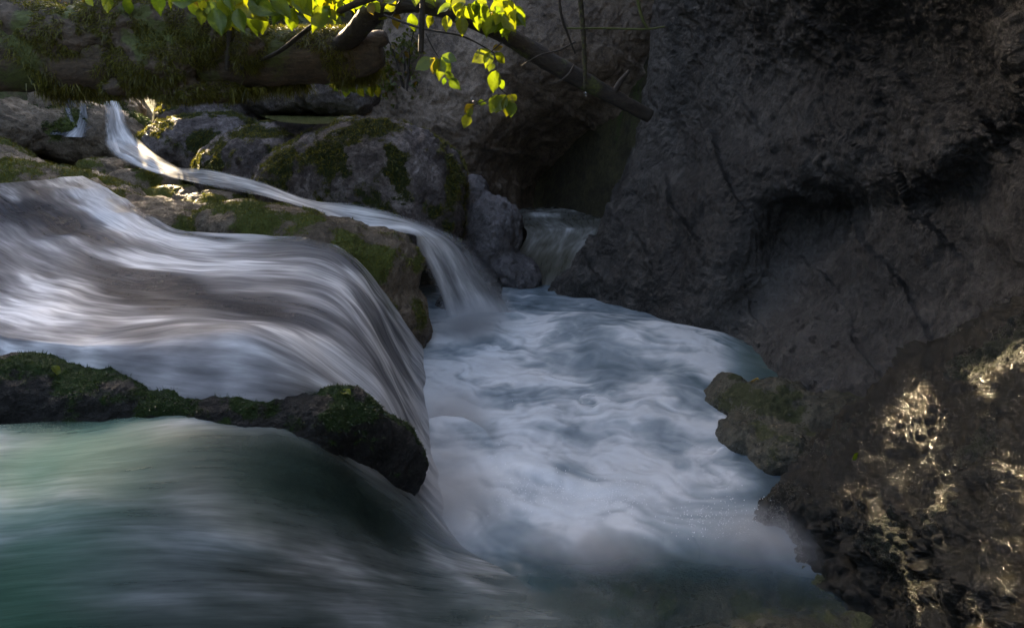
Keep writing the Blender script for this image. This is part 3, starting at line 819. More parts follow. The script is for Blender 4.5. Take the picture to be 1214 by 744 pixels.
def Zr(z, *t): return [(a, b, 'z', c, d, e) for a, b, c, d, e in t]
main = [
 Zr(0, (98, 208, 1.28, 0.66, 0.9), (150, 238, 1.2, 0.66, 0.7), (205, 268, 1.12, 0.58, 0.5), (290, 278, 1.08, 0.51, 0.5), (368, 282, 1.03, 0.51, 0.5), (415, 300, 0.92, 0.65, 0.4), (458, 348, 0.55, 0.72, 0.35), (498, 402, 0.02, 0.65, 0.3)),
 Zr(0, (75, 211, 1.28, 0.42, 1), (135, 250, 1.18, 0.72, 1), (205, 283, 1.11, 0.67, 1), (295, 290, 1.07, 0.79, 1), (376, 292, 1.02, 0.65, 1), (425, 320, 0.88, 0.72, 0.9), (466, 380, 0.48, 0.79, 0.85), (503, 430, 0.02, 0.85, 0.8)),
 Zr(0, (30, 216, 1.28, 0.25, 1), (110, 262, 1.17, 0.38, 1), (200, 300, 1.1, 0.79, 1), (300, 305, 1.06, 0.85, 1), (385, 310, 1, 0.67, 1), (435, 350, 0.8, 0.76, 1), (475, 420, 0.4, 0.79, 1), (505, 470, 0, 0.92, 1)),
 Zr(0, (-40, 222, 1.28, 0.22, 1), (50, 285, 1.15, 0.18, 1), (170, 325, 1.08, 0.26, 1), (290, 330, 1.03, 0.45, 1), (390, 345, 0.95, 0.53, 1), (440, 400, 0.75, 0.76, 1), (485, 480, 0.35, 0.85, 1), (512, 530, 0, 0.95, 1)),
 Zr(0, (-120, 250, 1.25, 0.31, 1), (0, 330, 1.1, 0.35, 1), (130, 365, 1.05, 0.21, 1), (270, 370, 1.02, 0.28, 1), (380, 390, 0.93, 0.56, 1), (445, 450, 0.66, 0.81, 1), (495, 530, 0.3, 0.92, 1), (522, 570, 0, 0.95, 1)),
 Zr(0, (-150, 330, 1.15, 0.29, 1), (-20, 385, 1.05, 0.22, 1), (110, 402, 1.03, 0.31, 1), (235, 384, 1.06, 0.85, 1), (325, 396, 1.03, 0.95, 1), (435, 475, 0.65, 0.79, 1), (500, 560, 0.25, 0.92, 1), (535, 600, 0, 0.95, 1)),
 Zr(0, (-150, 380, 1.08, 0.29, 1), (-10, 405, 1.02, 0.36, 1), (105, 415, 1.02, 0.46, 1), (215, 420, 1, 0.79, 1), (325, 432, 0.95, 0.95, 1), (425, 482, 0.68, 0.72, 1), (495, 565, 0.26, 0.85, 1), (540, 610, 0, 0.92, 1)),
 Zr(0, (-150, 432, 0.93, 0.42, 0.9), (0, 450, 0.89, 0.42, 0.9), (100, 463, 0.87, 0.42, 0.9), (200, 488, 0.83, 0.65, 0.95), (320, 498, 0.77, 0.79, 0.95), (415, 506, 0.57, 0.65, 0.9), (490, 580, 0.22, 0.65, 0.7), (543, 625, -0.02, 0.79, 0.7)),
]
water_sheet('cascade_water', main, 400, 420, M['fall'], 3, 0.018, (1.4, 6.5), 0.68, ('cascade_rock', 'broad stone step under the main left cascade', 'bed'), lump=0.03, thin=0.93,
    riffles=[(160, 278, 32, 7, .55, 32), (240, 305, 36, 12, .5, 12), (120, 250, 36, 8, .35, 35), (155, 308, 20, 5, .35, 25), (300, 292, 36, 8, .45, 8), (265, 345, 24, 8, .3, 18), (40, 305, 50, 14, .30, 20), (15, 372, 36, 10, .35, 18), (70, 402, 60, 8, .3, 6), (285, 402, 50, 16, .5, 8), (340, 425, 50, 20, .35, 25), (400, 330, 30, 10, .25, 40), (230, 340, 70, 16, -.30, 20), (90, 340, 80, 16, -.22, 18), (60, 255, 70, 18, -.2, 25), (20, 395, 50, 8, -.2, 10), (310, 365, 45, 10, -.25, 20), (170, 360, 40, 8, -.2, 12)])

front = [
 Zr(0, (-150, 505, .84, .25, .5), (0, 503, .85, .3, .5), (120, 492, .84, .3, .5), (230, 482, .81, .25, .5), (330, 474, .77, .25, .6), (395, 505, .62, .2, .6), (468, 560, .35, .3, .5), (528, 612, .03, .5, .3), (560, 640, -.02, .5, 0)),
 Zr(0, (-150, 530, .84, .4, 1), (0, 525, .84, .32, 1), (125, 512, .83, .22, 1), (245, 498, .81, .34, 1), (352, 494, .74, .45, 1), (425, 538, .54, .42, .9), (490, 586, .27, .42, .8), (540, 635, 0.02, .5, .5), (580, 650, -.02, .5, 0)),
 Zr(0, (-150, 565, .83, .25, 1), (0, 555, .83, .22, 1), (130, 540, .82, .14, 1), (260, 525, .80, .07, 1), (365, 540, .69, .03, .8), (438, 580, .45, .06, .7), (502, 622, .19, .2, .7), (552, 652, 0.02, .4, .5), (600, 665, -.02, .4, 0)),
 Zr(0, (-200, 625, .80, .30, 1), (0, 605, .80, .28, 1), (150, 590, .77, .12, 1), (290, 586, .70, .03, .9), (398, 604, .52, .015, .7), (468, 634, .30, .03, .65), (525, 660, .08, .22, .7), (590, 674, .0, .3, .5), (650, 680, -.02, .3, 0)),
 Zr(0, (-250, 690, .72, .2, 1), (0, 655, .72, .22, 1), (170, 640, .68, .22, 1), (310, 652, .60, .20, 1), (420, 670, .36, .26, .9), (500, 685, .14, .25, .9), (570, 694, .04, .3, .7), (650, 700, 0, .25, .4), (720, 700, -.02, .2, 0)),
 Zr(0, (-300, 760, .58, .10, 1), (0, 715, .58, .10, 1), (190, 700, .56, .14, 1), (340, 702, .45, .17, 1), (450, 710, .24, .2, 1), (540, 715, .06, .22, .9), (620, 720, 0.02, .2, .7), (700, 722, 0, .12, .4), (770, 720, -.02, .1, 0)),
 Zr(0, (-300, 880, .4, .06, 1), (0, 790, .40, .06, 1), (200, 770, .41, .07, 1), (350, 765, .30, .1, 1), (460, 765, .14, .12, 1), (550, 770, .03, .12, .9), (640, 770, .01, .1, .7), (720, 775, 0, .08, .4), (790, 775, -.02, .08, 0)),
 Zr(0, (-300, 1100, .2, .05, 1), (0, 950, .2, .05, 1), (200, 900, .1, .06, 1), (350, 880, .04, .08, 1), (460, 880, .02, .1, 1), (550, 880, .02, .1, .9), (640, 880, .01, .1, .7), (720, 880, 0, .1, .4), (800, 880, -.02, .1, 0)),
]
def green_tint(v):
    px, py = project(v)
    k = ss(-1.0, -1.6, v[:, 0]) * 1.0
    k = np.clip(0.75 * k, 0, 1) + 0.15
    return k[:, None] * np.array([0.045, 0.155, 0.090])
water_sheet('front_water', front, 300, 420, M['front'], 8, 0.014, (2.2, 7.0), 0.45, ('front_rock', 'rounded dark boulder under the thin front sheet of water', 'mossrock'), tint=green_tint, bed_drop=0.12)

# small upper stream and the waterfall at its end
small = []
cx = [(140, 172, 8.2), (165, 186, 7.9), (200, 203, 7.6), (250, 211, 7.05), (310, 224, 6.55), (370, 244, 6.2), (430, 259, 6.0), (485, 268, 5.85), (520, 290, 5.85), (545, 330, 5.95), (572, 382, 6.05)]
half = [(18, 9), (22, 12), (18, 11), (16, 9), (18, 9), (24, 11), (30, 13), (32, 13), (31, 20), (37, 22), (50, 22)]
fo = [.85, .85, .75, .6, .55, .6, .65, .7, .7, .75, .85]
hn = 1 + .35 * np.sin(np.arange(20) * 2.3)
for k in np.linspace(-1, 1, 7):
    row = []
    for i, ((x, y, Yd), (hx, hy), f) in enumerate(zip(cx, half, fo)):
        late = i >= 8
        if not late: hx *= hn[i]; hy *= hn[i]
        px = x + (k * hx * (1.0 if late else 0.15))
        py = y + (-k * hy * 0.6 if late else k * hy)
        if late: px = x - k * hx; py = y + k * hy * 0.35
        row.append((px, py, 'y', Yd - (0.0 if late else k * 0.12), f, 0.0 if abs(k) > 0.9 else 0.95 - 0.3 * abs(k)))
    small.append(row)
water_sheet('small_waterfall', small, 90, 360, M['fall'], 13, 0.012, (0.7, 12.0), 0.4)

# upper thin falls at the far left
def fall(name, pts, seed, foam=.8):
    ctrl = []
    for k in (-1, -.5, 0, .5, 1):
        ctrl.append([(x + k * hw, y, 'y', Yd, foam, 0.0 if abs(k) == 1 else 0.85) for x, y, Yd, hw in pts])
    water_sheet(name, ctrl, 30, 60, M['fall'], seed, 0.02, (1.2, 12), 0.4)
fall('upper_waterfall', [(132, 120, 9.15, 9), (136, 134, 8.95, 12), (139, 150, 8.75, 15), (146, 168, 8.45, 22), (160, 184, 8.05, 26), (182, 196, 7.8, 26), (205, 206, 7.6, 20)], 31, .9)
fall('side_trickle', [(80, 106, 9.6, 16), (86, 118, 9.4, 18), (92, 130, 9.25, 20), (90, 146, 9.1, 24), (78, 160, 8.9, 22)], 32, .14)
fall('left_trickle', [(98, 122, 9.2, 5), (99, 138, 9.1, 6), (96, 150, 9.0, 8), (90, 163, 8.85, 14)], 33, .5)
fall('short_trickle', [(80, 128, 9.2, 4), (83, 138, 9.1, 4), (86, 150, 9.0, 5), (80, 160, 8.9, 12)], 34, .6)

# slot stream: quiet upstream pool and the little cascade out of it
slot = []
for k in np.linspace(0, 1, 6):
    L_ = [(600, 246, 10.2), (606, 258, 9.2), (625, 275, 8.5), (610, 310, 7.8), (605, 340, 7.2), (590, 372, 6.8)]
    R_ = [(745, 244, 10.2), (735, 256, 9.2), (728, 275, 8.5), (705, 305, 7.8), (690, 345, 7.2), (690, 372, 6.8)]
    fm = [.45, .5, .2, .10, .2, .4]  # upper pool's foam raised to stand for sky light on it
    e = 0.6 if k in (0, 1) else 1
    slot.append([(a[0] * (1 - k) + b[0] * k, a[1] * (1 - k) + b[1] * k, 'y', a[2], f, 1.0) for a, b, f in zip(L_, R_, fm)])
water_sheet('slot_stream', slot, 120, 220, M['slot'], 19, 0.03, (1.5, 5.0), 0.6, None,
            tint=lambda v: np.tile([0.012, 0.012, 0.004], (len(v), 1)))

# still pond on the boulder, and green pool behind the small rock
def pond(name, ring, z, mat, tintc):
    c = [PZ(a, b, z) for a, b in ring]
    c = crom(np.array(c + c[:1]), 48)[:-1]
    bm = bmesh.new(); bm.faces.new([bm.verts.new(p) for p in c])
    bmesh.ops.triangulate(bm, faces=bm.faces)
    me = bpy.data.meshes.new(name); bm.to_mesh(me); bm.free()
    n = len(me.vertices)
    attr(me, 'foam', np.full(n, 0.02)); attr(me, 'cover', np.ones(n)); attr2(me, 'tint', np.tile(tintc, (n, 1)))
    attr2(me, 'flow', c[:, :2])
    tag(link(name, me, mat), kind='structure')
pond('pond_water', [(306, 137), (335, 131), (380, 129.5), (420, 131), (436, 135), (405, 145), (345, 146)], 1.70, M['pond'], (0.03, 0.035, 0.005))

# ------------------------------------------------------------------ the pool, its foam drawn out along swirling currents
dx = 0.012
xs = np.arange(-1.35, 3.2, dx); ys = np.arange(0.9, 7.2, dx)
X, Y = np.meshgrid(xs, ys)
nr, nc = X.shape
P0 = np.stack([X, Y, np.zeros_like(X)], -1)
px, py = project(P0)
def vort(cx, cy, s, r):
    c = PZ(cx, cy, 0)
    ddx, ddy = X - c[0], Y - c[1]
    d2 = ddx ** 2 + ddy ** 2
    k = s * np.exp(-d2 / (2 * r * r)) / r
    return -ddy * k, ddx * k
vx = np.full_like(X, 0.22); vy = np.full_like(X, -0.10)
for a in [(790, 490, -.50, .40), (600, 480, .40, .30), (690, 560, .34, .16), (640, 530, -.30, .16), (730, 430, .30, .25), (560, 420, -.3, .25),
          (840, 560, .34, .2), (740, 600, -.30, .14), (590, 590, .30, .16), (700, 500, .30, .14), (630, 440, -.30, .15), (660, 585, -.34, .10), (712, 578, .36, .09), (540, 500, .26, .16)]:
    a1, a2 = vort(*a); vx += a1 * .28; vy += a2 * .28
pf = P0.reshape(-1, 3)
psi = fbm(pf, 1.7, 3, 301, 0.6).reshape(nr, nc)
vx += 0.11 * np.gradient(psi, dx, axis=0); vy -= 0.11 * np.gradient(psi, dx, axis=1)
def bil(F, x, y):
    fx = np.clip((x - xs[0]) / dx, 0, nc - 1.001); fy = np.clip((y - ys[0]) / dx, 0, nr - 1.001)
    i = fx.astype(int); j = fy.astype(int); u = fx - i; v = fy - j
    return (F[j, i] * (1 - u) + F[j, i + 1] * u) * (1 - v) + (F[j + 1, i] * (1 - u) + F[j + 1, i + 1] * u) * v
# carry a patchy foam along the currents for a while: it is drawn into filaments and curls
qx, qy = X.copy(), Y.copy()
acc = 0; wsum = 0
for k in range(20):
    a1 = bil(vx, qx, qy); a2 = bil(vy, qx, qy)
    qx = qx - a1 * 0.05; qy = qy - a2 * 0.05
    if k in (3, 5, 7, 9, 11, 13, 15, 17, 19):
        q = np.stack([qx, qy, np.zeros_like(qx)], -1).reshape(-1, 3)
        acc = acc + (0.7 * fbm(q, 2.0, 3, 303, .55) + 0.3 * fbm(q, 6.0, 3, 304, .6)).reshape(nr, nc); wsum += 1
lic = acc / wsum
vs_ = np.sqrt(vx ** 2 + vy ** 2) + 0.05
ux, uy = vx / vs_, vy / vs_
fine_ = fbm(pf, 9.0, 3, 321, .6).reshape(nr, nc)
L0 = 0.8 * acc / acc.std() + 1.3 * fine_ / fine_.std()
out_ = L0.copy(); ws_ = 1.0
for sgn in (1, -1):
    ax_, ay_ = X.copy(), Y.copy()
    for k in range(1, 22):
        a1 = bil(ux, ax_, ay_); a2 = bil(uy, ax_, ay_)
        ax_ = ax_ + sgn * a1 * 0.016; ay_ = ay_ + sgn * a2 * 0.016
        out_ += bil(L0, ax_, ay_); ws_ += 1
lic = out_ / ws_
lic = lic / lic.std()
lic = np.where(lic < 0, 1.3 * np.tanh(lic / 1.3), lic)
def gb(cx, cy, sx, sy, rot=0.0):
    a = math.radians(rot)
    u = (px - cx) * math.cos(a) + (py - cy) * math.sin(a); v = -(px - cx) * math.sin(a) + (py - cy) * math.cos(a)
    return np.exp(-0.5 * ((u / sx) ** 2 + (v / sy) ** 2))
base = 0.20 + 0.30 * gb(762, 410, 38, 13, 8) + 0.28 * gb(832, 418, 34, 16) + 0.12 * gb(660, 500, 170, 90) + 0.32 * gb(640, 500, 70, 60) + 0.15 * gb(800, 540, 50, 45) + 0.30 * gb(555, 400, 45, 25) + 0.25 * gb(545, 560, 50, 60) + 0.2 * gb(840, 420, 45, 18) + 0.62 * gb(640, 510, 120, 90) + 0.42 * gb(800, 530, 80, 70) + 0.40 * gb(560, 420, 70, 45) + 0.3 * gb(830, 430, 45, 40) + 0.28 * gb(540, 600, 50, 60)
base += 0.25 * gb(745, 405, 22, 14) + 0.18 * gb(700, 380, 40, 12) + .3 * gb(650, 570, 50, 25)
base -= 0.50 * gb(705, 425, 55, 32, 25) + 0.25 * gb(780, 470, 40, 22, -10)
base *= ss(690, 600, py + 0.03 * (px - 700)) * 0.9 + 0.1
base *= 1 - 0.75 * ss(845, 905, px - 0.15 * (py - 500)) 
wedge = gb(900, 636, 70, 18, 8) * 0.75 + gb(970, 648, 60, 18, 10) * 0.5 + gb(700, 640, 70, 10, -4) * .25
base = np.clip(base, 0.02, 0.98)
wisp = 0.6 * fbm(np.stack([qx, qy, 0 * qx + 3.3], -1).reshape(-1, 3), 3.2, 4, 311, .6, 'r').reshape(nr, nc)
pw = pf + 0.28 * np.stack([fbm(pf, 2.3, 3, 331), fbm(pf, 2.3, 3, 332), 0 * pf[:, 0]], -1)
soft = fbm(pw, 2.2, 5, 333, .55).reshape(nr, nc); soft = soft / soft.std()
foam = base * (0.82 + 0.17 * lic + 0.17 * soft) + 0.04 * np.clip(lic + soft, 0, 3) ** 2 * base + base * 0.25 * np.clip(wisp, 0, 1)
foam = np.clip(foam + wedge * (0.9 + 0.3 * lic), 0, 0.95)
hump = 0.14 * gb(720, 405, 60, 20, 12) + 0.12 * gb(820, 412, 50, 14, 10) + 0.06 * gb(790, 470, 60, 20, -10) + 0.05 * gb(650, 560, 60, 12, 10)
z = hump + 0.004 * lic * (0.3 + base) + 0.045 * fbm(pf, 2.2, 3, 305).reshape(nr, nc) + 0.12 * gb(545, 600, 45, 30) * 0.5 + 0.06 * gb(560, 385, 40, 14) + wedge * 0.06
z += 0.006 * fbm(pf, 16, 3, 306).reshape(nr, nc) * ss(560, 640, py)
me = mesh_np('pool_water', np.stack([X, Y, z], -1).reshape(-1, 3), grid_faces(nr, nc))
attr(me, 'foam', foam); attr2(me, 'flow', pf[:, :2])
cov = 1 - 0.72 * ss(655, 705, py - 0.07 * (px - 800) + 14 * fbm(pf, 5, 3, 340).reshape(nr, nc)) * ss(600, 760, px)
cov = np.clip(np.maximum(cov, 1.5 * wedge * (1 + .25 * lic)), 0, 1)
attr(me, 'cover', cov)
gt = (gb(720, 720, 110, 60)[..., None] * np.array([0.0, 0.012, 0.0]) + gb(900, 430, 60, 25)[..., None] * np.array([0.02, 0.035, 0.012])).reshape(-1, 3)
attr2(me, 'tint', gt)
tag(link('pool_water', me, M['pool']), kind='structure')

# ================================================================== fallen log, trunk, stems
logroot = empty('fallen_log', PY(150, 100, 6.3)); tag(logroot, 'thick rotten log hung with moss lying across the upper left', 'log')
def logmoss(v):
    return np.clip(ss(-0.2, 0.35, fbm(v, 2.0, 4, 401)) * ss(-1.6, -2.1, v[:, 0]) * .8 + 0.08, 0, 1)
lp = [PY(-330, 60, 5.6), PY(-150, 62, 5.8), PY(0, 62, 6.0), PY(120, 62, 6.2), PY(220, 66, 6.3), PY(300, 68, 6.35), PY(380, 66, 6.4), PY(430, 62, 6.4), PY(452, 58, 6.4)]
o, lpath = tube('bark', lp, [.42, .36, .31, .30, .27, .25, .23, .20, .14], M['log'], logroot, 140, 48, 9, 0.055, logmoss)
tube('snag', [PY(425, 62, 6.35), PY(440, 50, 6.32), PY(458, 44, 6.3)], [.13, .10, .05], M['log'], logroot, 24, 20, 10, 0.03, logmoss)
r = np.random.default_rng(5)
n = 60000
ti = r.beta(1.6, 1.5, n) * 0.86; k = (ti * (len(lpath) - 1)).astype(int)
ang = r.uniform(0, 2 * math.pi, n)
rad = np.interp(ti, np.linspace(0, 1, 9), [.42, .36, .31, .30, .27, .25, .23, .20, .14]) * 1.0
nr_ = np.stack([np.zeros(n), np.cos(ang), np.sin(ang)], -1)
pts = lpath[k] + nr_ * rad[:, None]
pts[:, 0] += r.normal(0, 0.03, n)
keep = fbm(pts, 2.2, 3, 402) + 0.25 * nr_[:, 2] > 0.0
strands('moss', pts[keep], nr_[keep], 0.05, 0.0035, M['mossblade'], logroot, 0.35, 0.7, 3, 71)
# fringe hanging below the log
n = 9000
ti = r.uniform(0.3, 0.72, n); k = (ti * (len(lpath) - 1)).astype(int)
pts = lpath[k] + np.stack([r.normal(0, .03, n), r.normal(0, 0.14, n), -rad.mean() * np.ones(n) * 0.9], -1)
keep = fbm(pts * np.array([1, .4, 0]), 5.0, 4, 403) > 0.12
strands('moss_fringe', pts[keep], np.tile([0, 0, -1.0], (keep.sum(), 1)), 0.08, 0.004, M['mossblade'], logroot, 0.3, 0.7, 3, 72)
# moss hanging from the log's far side, lit from behind
n = 26000
ti = r.uniform(0.28, 0.95, n); k = (ti * (len(lpath) - 1)).astype(int)
off = np.abs(r.normal(0.22, 0.07, n))
pts = lpath[k] + np.stack([r.normal(0, .03, n), off, -np.interp(ti, [0, 1], [.40, .12]) * r.uniform(.3, 1.05, n)], -1)
keep = fbm(pts * np.array([1, .3, .3]), 3.2, 4, 407) > -0.08
strands('moss_fringe', pts[keep], np.tile([0, 0.3, -1.0], (keep.sum(), 1)), 0.10, 0.005, M['mossblade'], logroot, 0.3, 0.7, 3, 74)
# a root and moss clump hanging at its right third
b, v, nn, mo = blob('root_clump', [(PY(215, 100, 6.25), (.35, .2, .16), (0, 0, 0)), (PY(265, 104, 6.3), (.22, .18, .14), (0, 0, 0)), (PY(150, 30, 6.1), (.6, .28, .24), (0, 0, 0)), (PY(240, 40, 6.15), (.45, .24, .27), (0, 10, 0)), (PY(185, 70, 6.0), (.35, .22, .25), (0, 0, 0)), (PY(60, 40, 6.0), (.5, .25, .25), (0, 0, 0)), (PY(290, 62, 6.15), (.2, .2, .22), (0, 0, 0)), (PY(215, 108, 6.1), (.3, .18, .10), (0, 0, 0)), (PY(150, 102, 6.1), (.2, .15, .08), (0, 0, 0))], 0.02, M['log'], logroot, 17, .8, 6, moss=lambda v, n: 0.1 + .6 * ss(0, .3, fbm(v, 4, 3, 9)))
i = r.choice(len(v), 90000); i = i[fbm(v[i], 5.0, 3, 88) > -0.06]
strands('moss_beard', v[i], nn[i], 0.038, 0.003, M['mossblade'], logroot, 0.3, 0.8, 3, 73)

tr = empty('leaning_trunk', PY(770, 138, 6.0)); tag(tr, 'slender dark trunk leaning from the log down to the right cliff', 'trunk')
tube('bark', [PY(392, 64, 6.3), PY(420, 40, 6.15), PY(438, 20, 6.0), PY(458, 7, 5.85), PY(486, 3, 5.75), PY(530, 12, 5.75), PY(590, 37, 5.8), PY(650, 72, 5.9), PY(710, 106, 6.0), PY(770, 138, 6.1)], [.07, .09, .09, .082, .078, .074, .072, .072, .068, .06], M['bark'], tr, 120, 24, 12, 0.02, lambda v: 0.25 + 0.3 * ss(0, .3, fbm(v, 4, 3, 3)))
tube('branch_stub', [PY(728, 110, 6.0), PY(736, 96, 5.98), PY(746, 84, 5.96)], [.03, .022, .012], M['bark'], tr, 14, 10)

def stem(name, label, path, rad, moss=0.0):
    c = path[-1]
    root = empty(name, c); tag(root, label, 'twig')
    tube('bark', path, rad, M['bark'], root, len(path) * 8, 8, 3, 0.004, lambda v: np.full(len(v), moss))
    return root
stem('curved_branch', 'thin curved branch arching up from the log to the leaning trunk', [PY(296, 76, 6.1), PY(330, 62, 6.0), PY(372, 30, 5.8), PY(410, 10, 5.65), (PY(450, -6, 5.6))], [.012, .018, .02, .025, .03], .3)
stem('hanging_stem', 'thin upright stem in front of the mossy log', [PY(274, -60, 5.9), PY(273, 0, 5.9), PY(272, 40, 5.95), PY(269, 84, 6.0)], [.02, .02, .022, .018], .3)
stem('short_stem', 'short upright stem crossing the leaning trunk near its top', [PY(502, -60, 5.4), PY(501, 0, 5.45), PY(500, 30, 5.5), PY(499, 62, 5.55)], [.02, .02, .022, .02])
stem('drip_stem', 'long thin stem hanging above the bright water drop', [PY(683, -60, 5.5), PY(688, 0, 5.55), PY(692, 50, 5.6), PY(694, 106, 5.65)], [.022, .02, .02, .014], .4)
stem('forked_twig', 'thin forked twig left of the long hanging stem', [PY(660, -50, 5.5), PY(664, 10, 5.55), PY(672, 38, 5.6), PY(682, 64, 5.65)], [.010, .010, .009, .006])
stem('mossy_twig', 'mossy level twig with an upright fork at its end', [PY(672, 34, 5.55), PY(720, 34, 5.6), PY(762, 35, 5.6), PY(788, 32, 5.6)], [.007, .008, .009, .006], .8)
stem('mossy_fork', 'mossy upright fork rising from the level twig', [PY(752, -40, 5.6), PY(756, 0, 5.6), PY(762, 24, 5.6), PY(768, 34, 5.6)], [.012, .012, .014, .01], .8)
stem('low_twig', 'bare crooked twig hanging under the leaning trunk', [PY(682, 50, 5.7), PY(662, 60, 5.65), PY(640, 66, 5.6), PY(618, 78, 5.6)], [.008, .008, .006, .003])
stem('hooked_twig', 'small hooked twig below the middle of the leaning trunk', [PY(680, 78, 5.8), PY(674, 88, 5.75), PY(662, 97, 5.7), PY(650, 98, 5.7)], [.008, .007, .005, .003])
stem('leafy_twig', 'thin bowed twig passing behind the upper leaves', [PY(455, 18, 5.5), PY(500, 34, 5.5), PY(550, 44, 5.55), PY(590, 66, 5.6)], [.008, .008, .007, .004])

# ------------------------------------------------------------------ leaves
def sprig(label, stemline, leaves, group='yellow green leafy sprigs under the trunk'):
    c = stemline[0]
    root = empty('leafy_sprig', c); tag(root, label, 'sprig', group)
    tube('twig', stemline, [.006] * (len(stemline) - 1) + [.003], M['bark'], root, len(stemline) * 6, 6)
    pl = []
    for (x0, y0, x1, y1, Yd) in leaves:
        a, b = PY(x0, y0, Yd), PY(x1, y1, Yd - 0.02 + rng.uniform(-.05, .05))
        d = b - a
        nn = np.array([rng.uniform(-.5, .5), -1.0, rng.uniform(.0, .9)])
        pl.append((a, d, nn, np.linalg.norm(d) * 1.02))
    me = leaf_mesh('leaves', pl)
    link('leaves', me, M['leaf'], root)
D = 5.3
sprig('leafy sprig of eight yellow green leaves hanging at left under the trunk', [PY(505, 40, D), PY(512, 55, D), PY(520, 68, D)], [
    (514, 70, 492, 82, D), (518, 68, 512, 86, D), (520, 70, 522, 92, D), (523, 68, 533, 88, D), (524, 66, 541, 72, D), (526, 88, 540, 93, D), (527, 92, 526, 101, D), (533, 95, 544, 104, D)])
sprig('leafy sprig of five leaves in the middle under the trunk', [PY(596, 50, D), PY(590, 55, D), PY(582, 62, D)], [
    (582, 61, 560, 73, D), (584, 60, 596, 54, D), (582, 63, 576, 78, D), (586, 64, 600, 74, D), (584, 74, 580, 84, D)])
sprig('leafy sprig of drooping leaves lowest at right under the trunk', [PY(590, 84, D), PY(590, 100, D), PY(598, 110, D), PY(606, 112, D)], [
    (588, 84, 584, 108, D), (590, 94, 598, 106, D), (604, 112, 601, 138, D), (600, 113, 588, 132, D), (606, 112, 613, 120, D), (592, 112, 582, 134, D), (606, 118, 606, 139, D)])
sprig('small leafy sprig lowest at left under the trunk', [PY(592, 112, D), PY(574, 120, D), PY(560, 126, D)], [
    (562, 124, 550, 134, D), (556, 134, 550, 152, D), (566, 122, 576, 122, D), (558, 128, 556, 139, D)])
def rnd_leaves(n, x0, x1, y0, y1, Y0, Y1, s0, s1):
    L = []
    for _ in range(n):
        x, y = rng.uniform(x0, x1), rng.uniform(y0, y1)
        a = rng.normal(math.pi / 2, 0.9); s = rng.uniform(s0, s1)
        L.append((x, y, x + s * math.cos(a), y + s * math.sin(a), rng.uniform(Y0, Y1)))
    return L
sprig('large spray of bright yellow green leaves at the top left above the log', [PY(420, -40, 5.5), PY(330, -25, 5.5), PY(240, -10, 5.5)], rnd_leaves(120, 228, 392, -55, 15, 5.0, 5.8, 12, 40))
sprig('spray of yellow green leaves at the top between the curved branch and the log end', [PY(440, -40, 5.6), PY(420, -20, 5.6), PY(400, -8, 5.6)], rnd_leaves(45, 385, 455, -50, 4, 5.4, 6.0, 14, 26))
sprig('sparse spray of small leaves at the far top left', [PY(180, -40, 5.6), PY(160, -25, 5.6), PY(130, -10, 5.6)], rnd_leaves(24, 90, 225, -45, 2, 5.4, 6.0, 12, 24))
sprig('small spray of yellow leaves beside the short stem', [PY(480, -10, 5.6), PY(470, 10, 5.6), PY(465, 22, 5.6)], rnd_leaves(16, 456, 535, -20, 26, 5.5, 5.9, 13, 22))
sprig('spray of green leaves at the top above the trunk', [PY(620, -30, 5.4), PY(590, -10, 5.4), PY(560, 0, 5.4)], rnd_leaves(60, 528, 608, -40, 24, 5.1, 5.7, 10, 28))
sprig('drooping spray of small yellow leaves in front of the pond', [PY(440, 70, 6.9), PY(425, 85, 6.9), PY(400, 90, 6.9)], rnd_leaves(40, 392, 448, 82, 104, 6.8, 7.4, 8, 18))

# an out-of-view tree added on the left slope so its crown shades the cascade
tree = empty('added_shade_tree', (-9.6, 14.6, 2.5)); tag(tree, 'unseen leafy tree added high on the left slope to shade the cascade', 'tree')
tube('trunk', [(-9.6, 14.6, 1.5), (-9.5, 14.5, 4), (-9.2, 14.4, 6), (-9.0, 14.3, 8)], [.28, .22, .15, .05], M['bark'], tr if False else tree, 40, 14, 4, .03)
for a_ in range(7):
    e = np.array([-9 + 1.8 * math.cos(a_ * .9), 14.3 + 1.9 * math.sin(a_ * .9), 6 + .35 * a_])
    tube('limb', [(-9.3, 14.4, 4.6 + .3 * a_), (np.array([-9.2, 14.4, 5.2 + .3 * a_]) + e) / 2, e], [.08, .05, .015], M['bark'], tree, 18, 8)
cl_ = [np.array([-9, 13.9, 6.8]) + v_ / np.linalg.norm(v_) * np.array([2.0, 1.9, 1.6]) * rng.uniform(.2, 1) for v_ in rng.normal(0, 1, (60, 3))]
link('crown', leaf_mesh('crown', [(cl_[rng.integers(60)] + rng.normal(0, .32, 3), rng.normal(0, 1, 3) + np.array([0, 0, -.5]), rng.normal(0, 1, 3) + np.array([0, 0, .8]), .2 * rng.uniform(.6, 1.3)) for _ in range(5200)]), M['bushleaf'], tree)

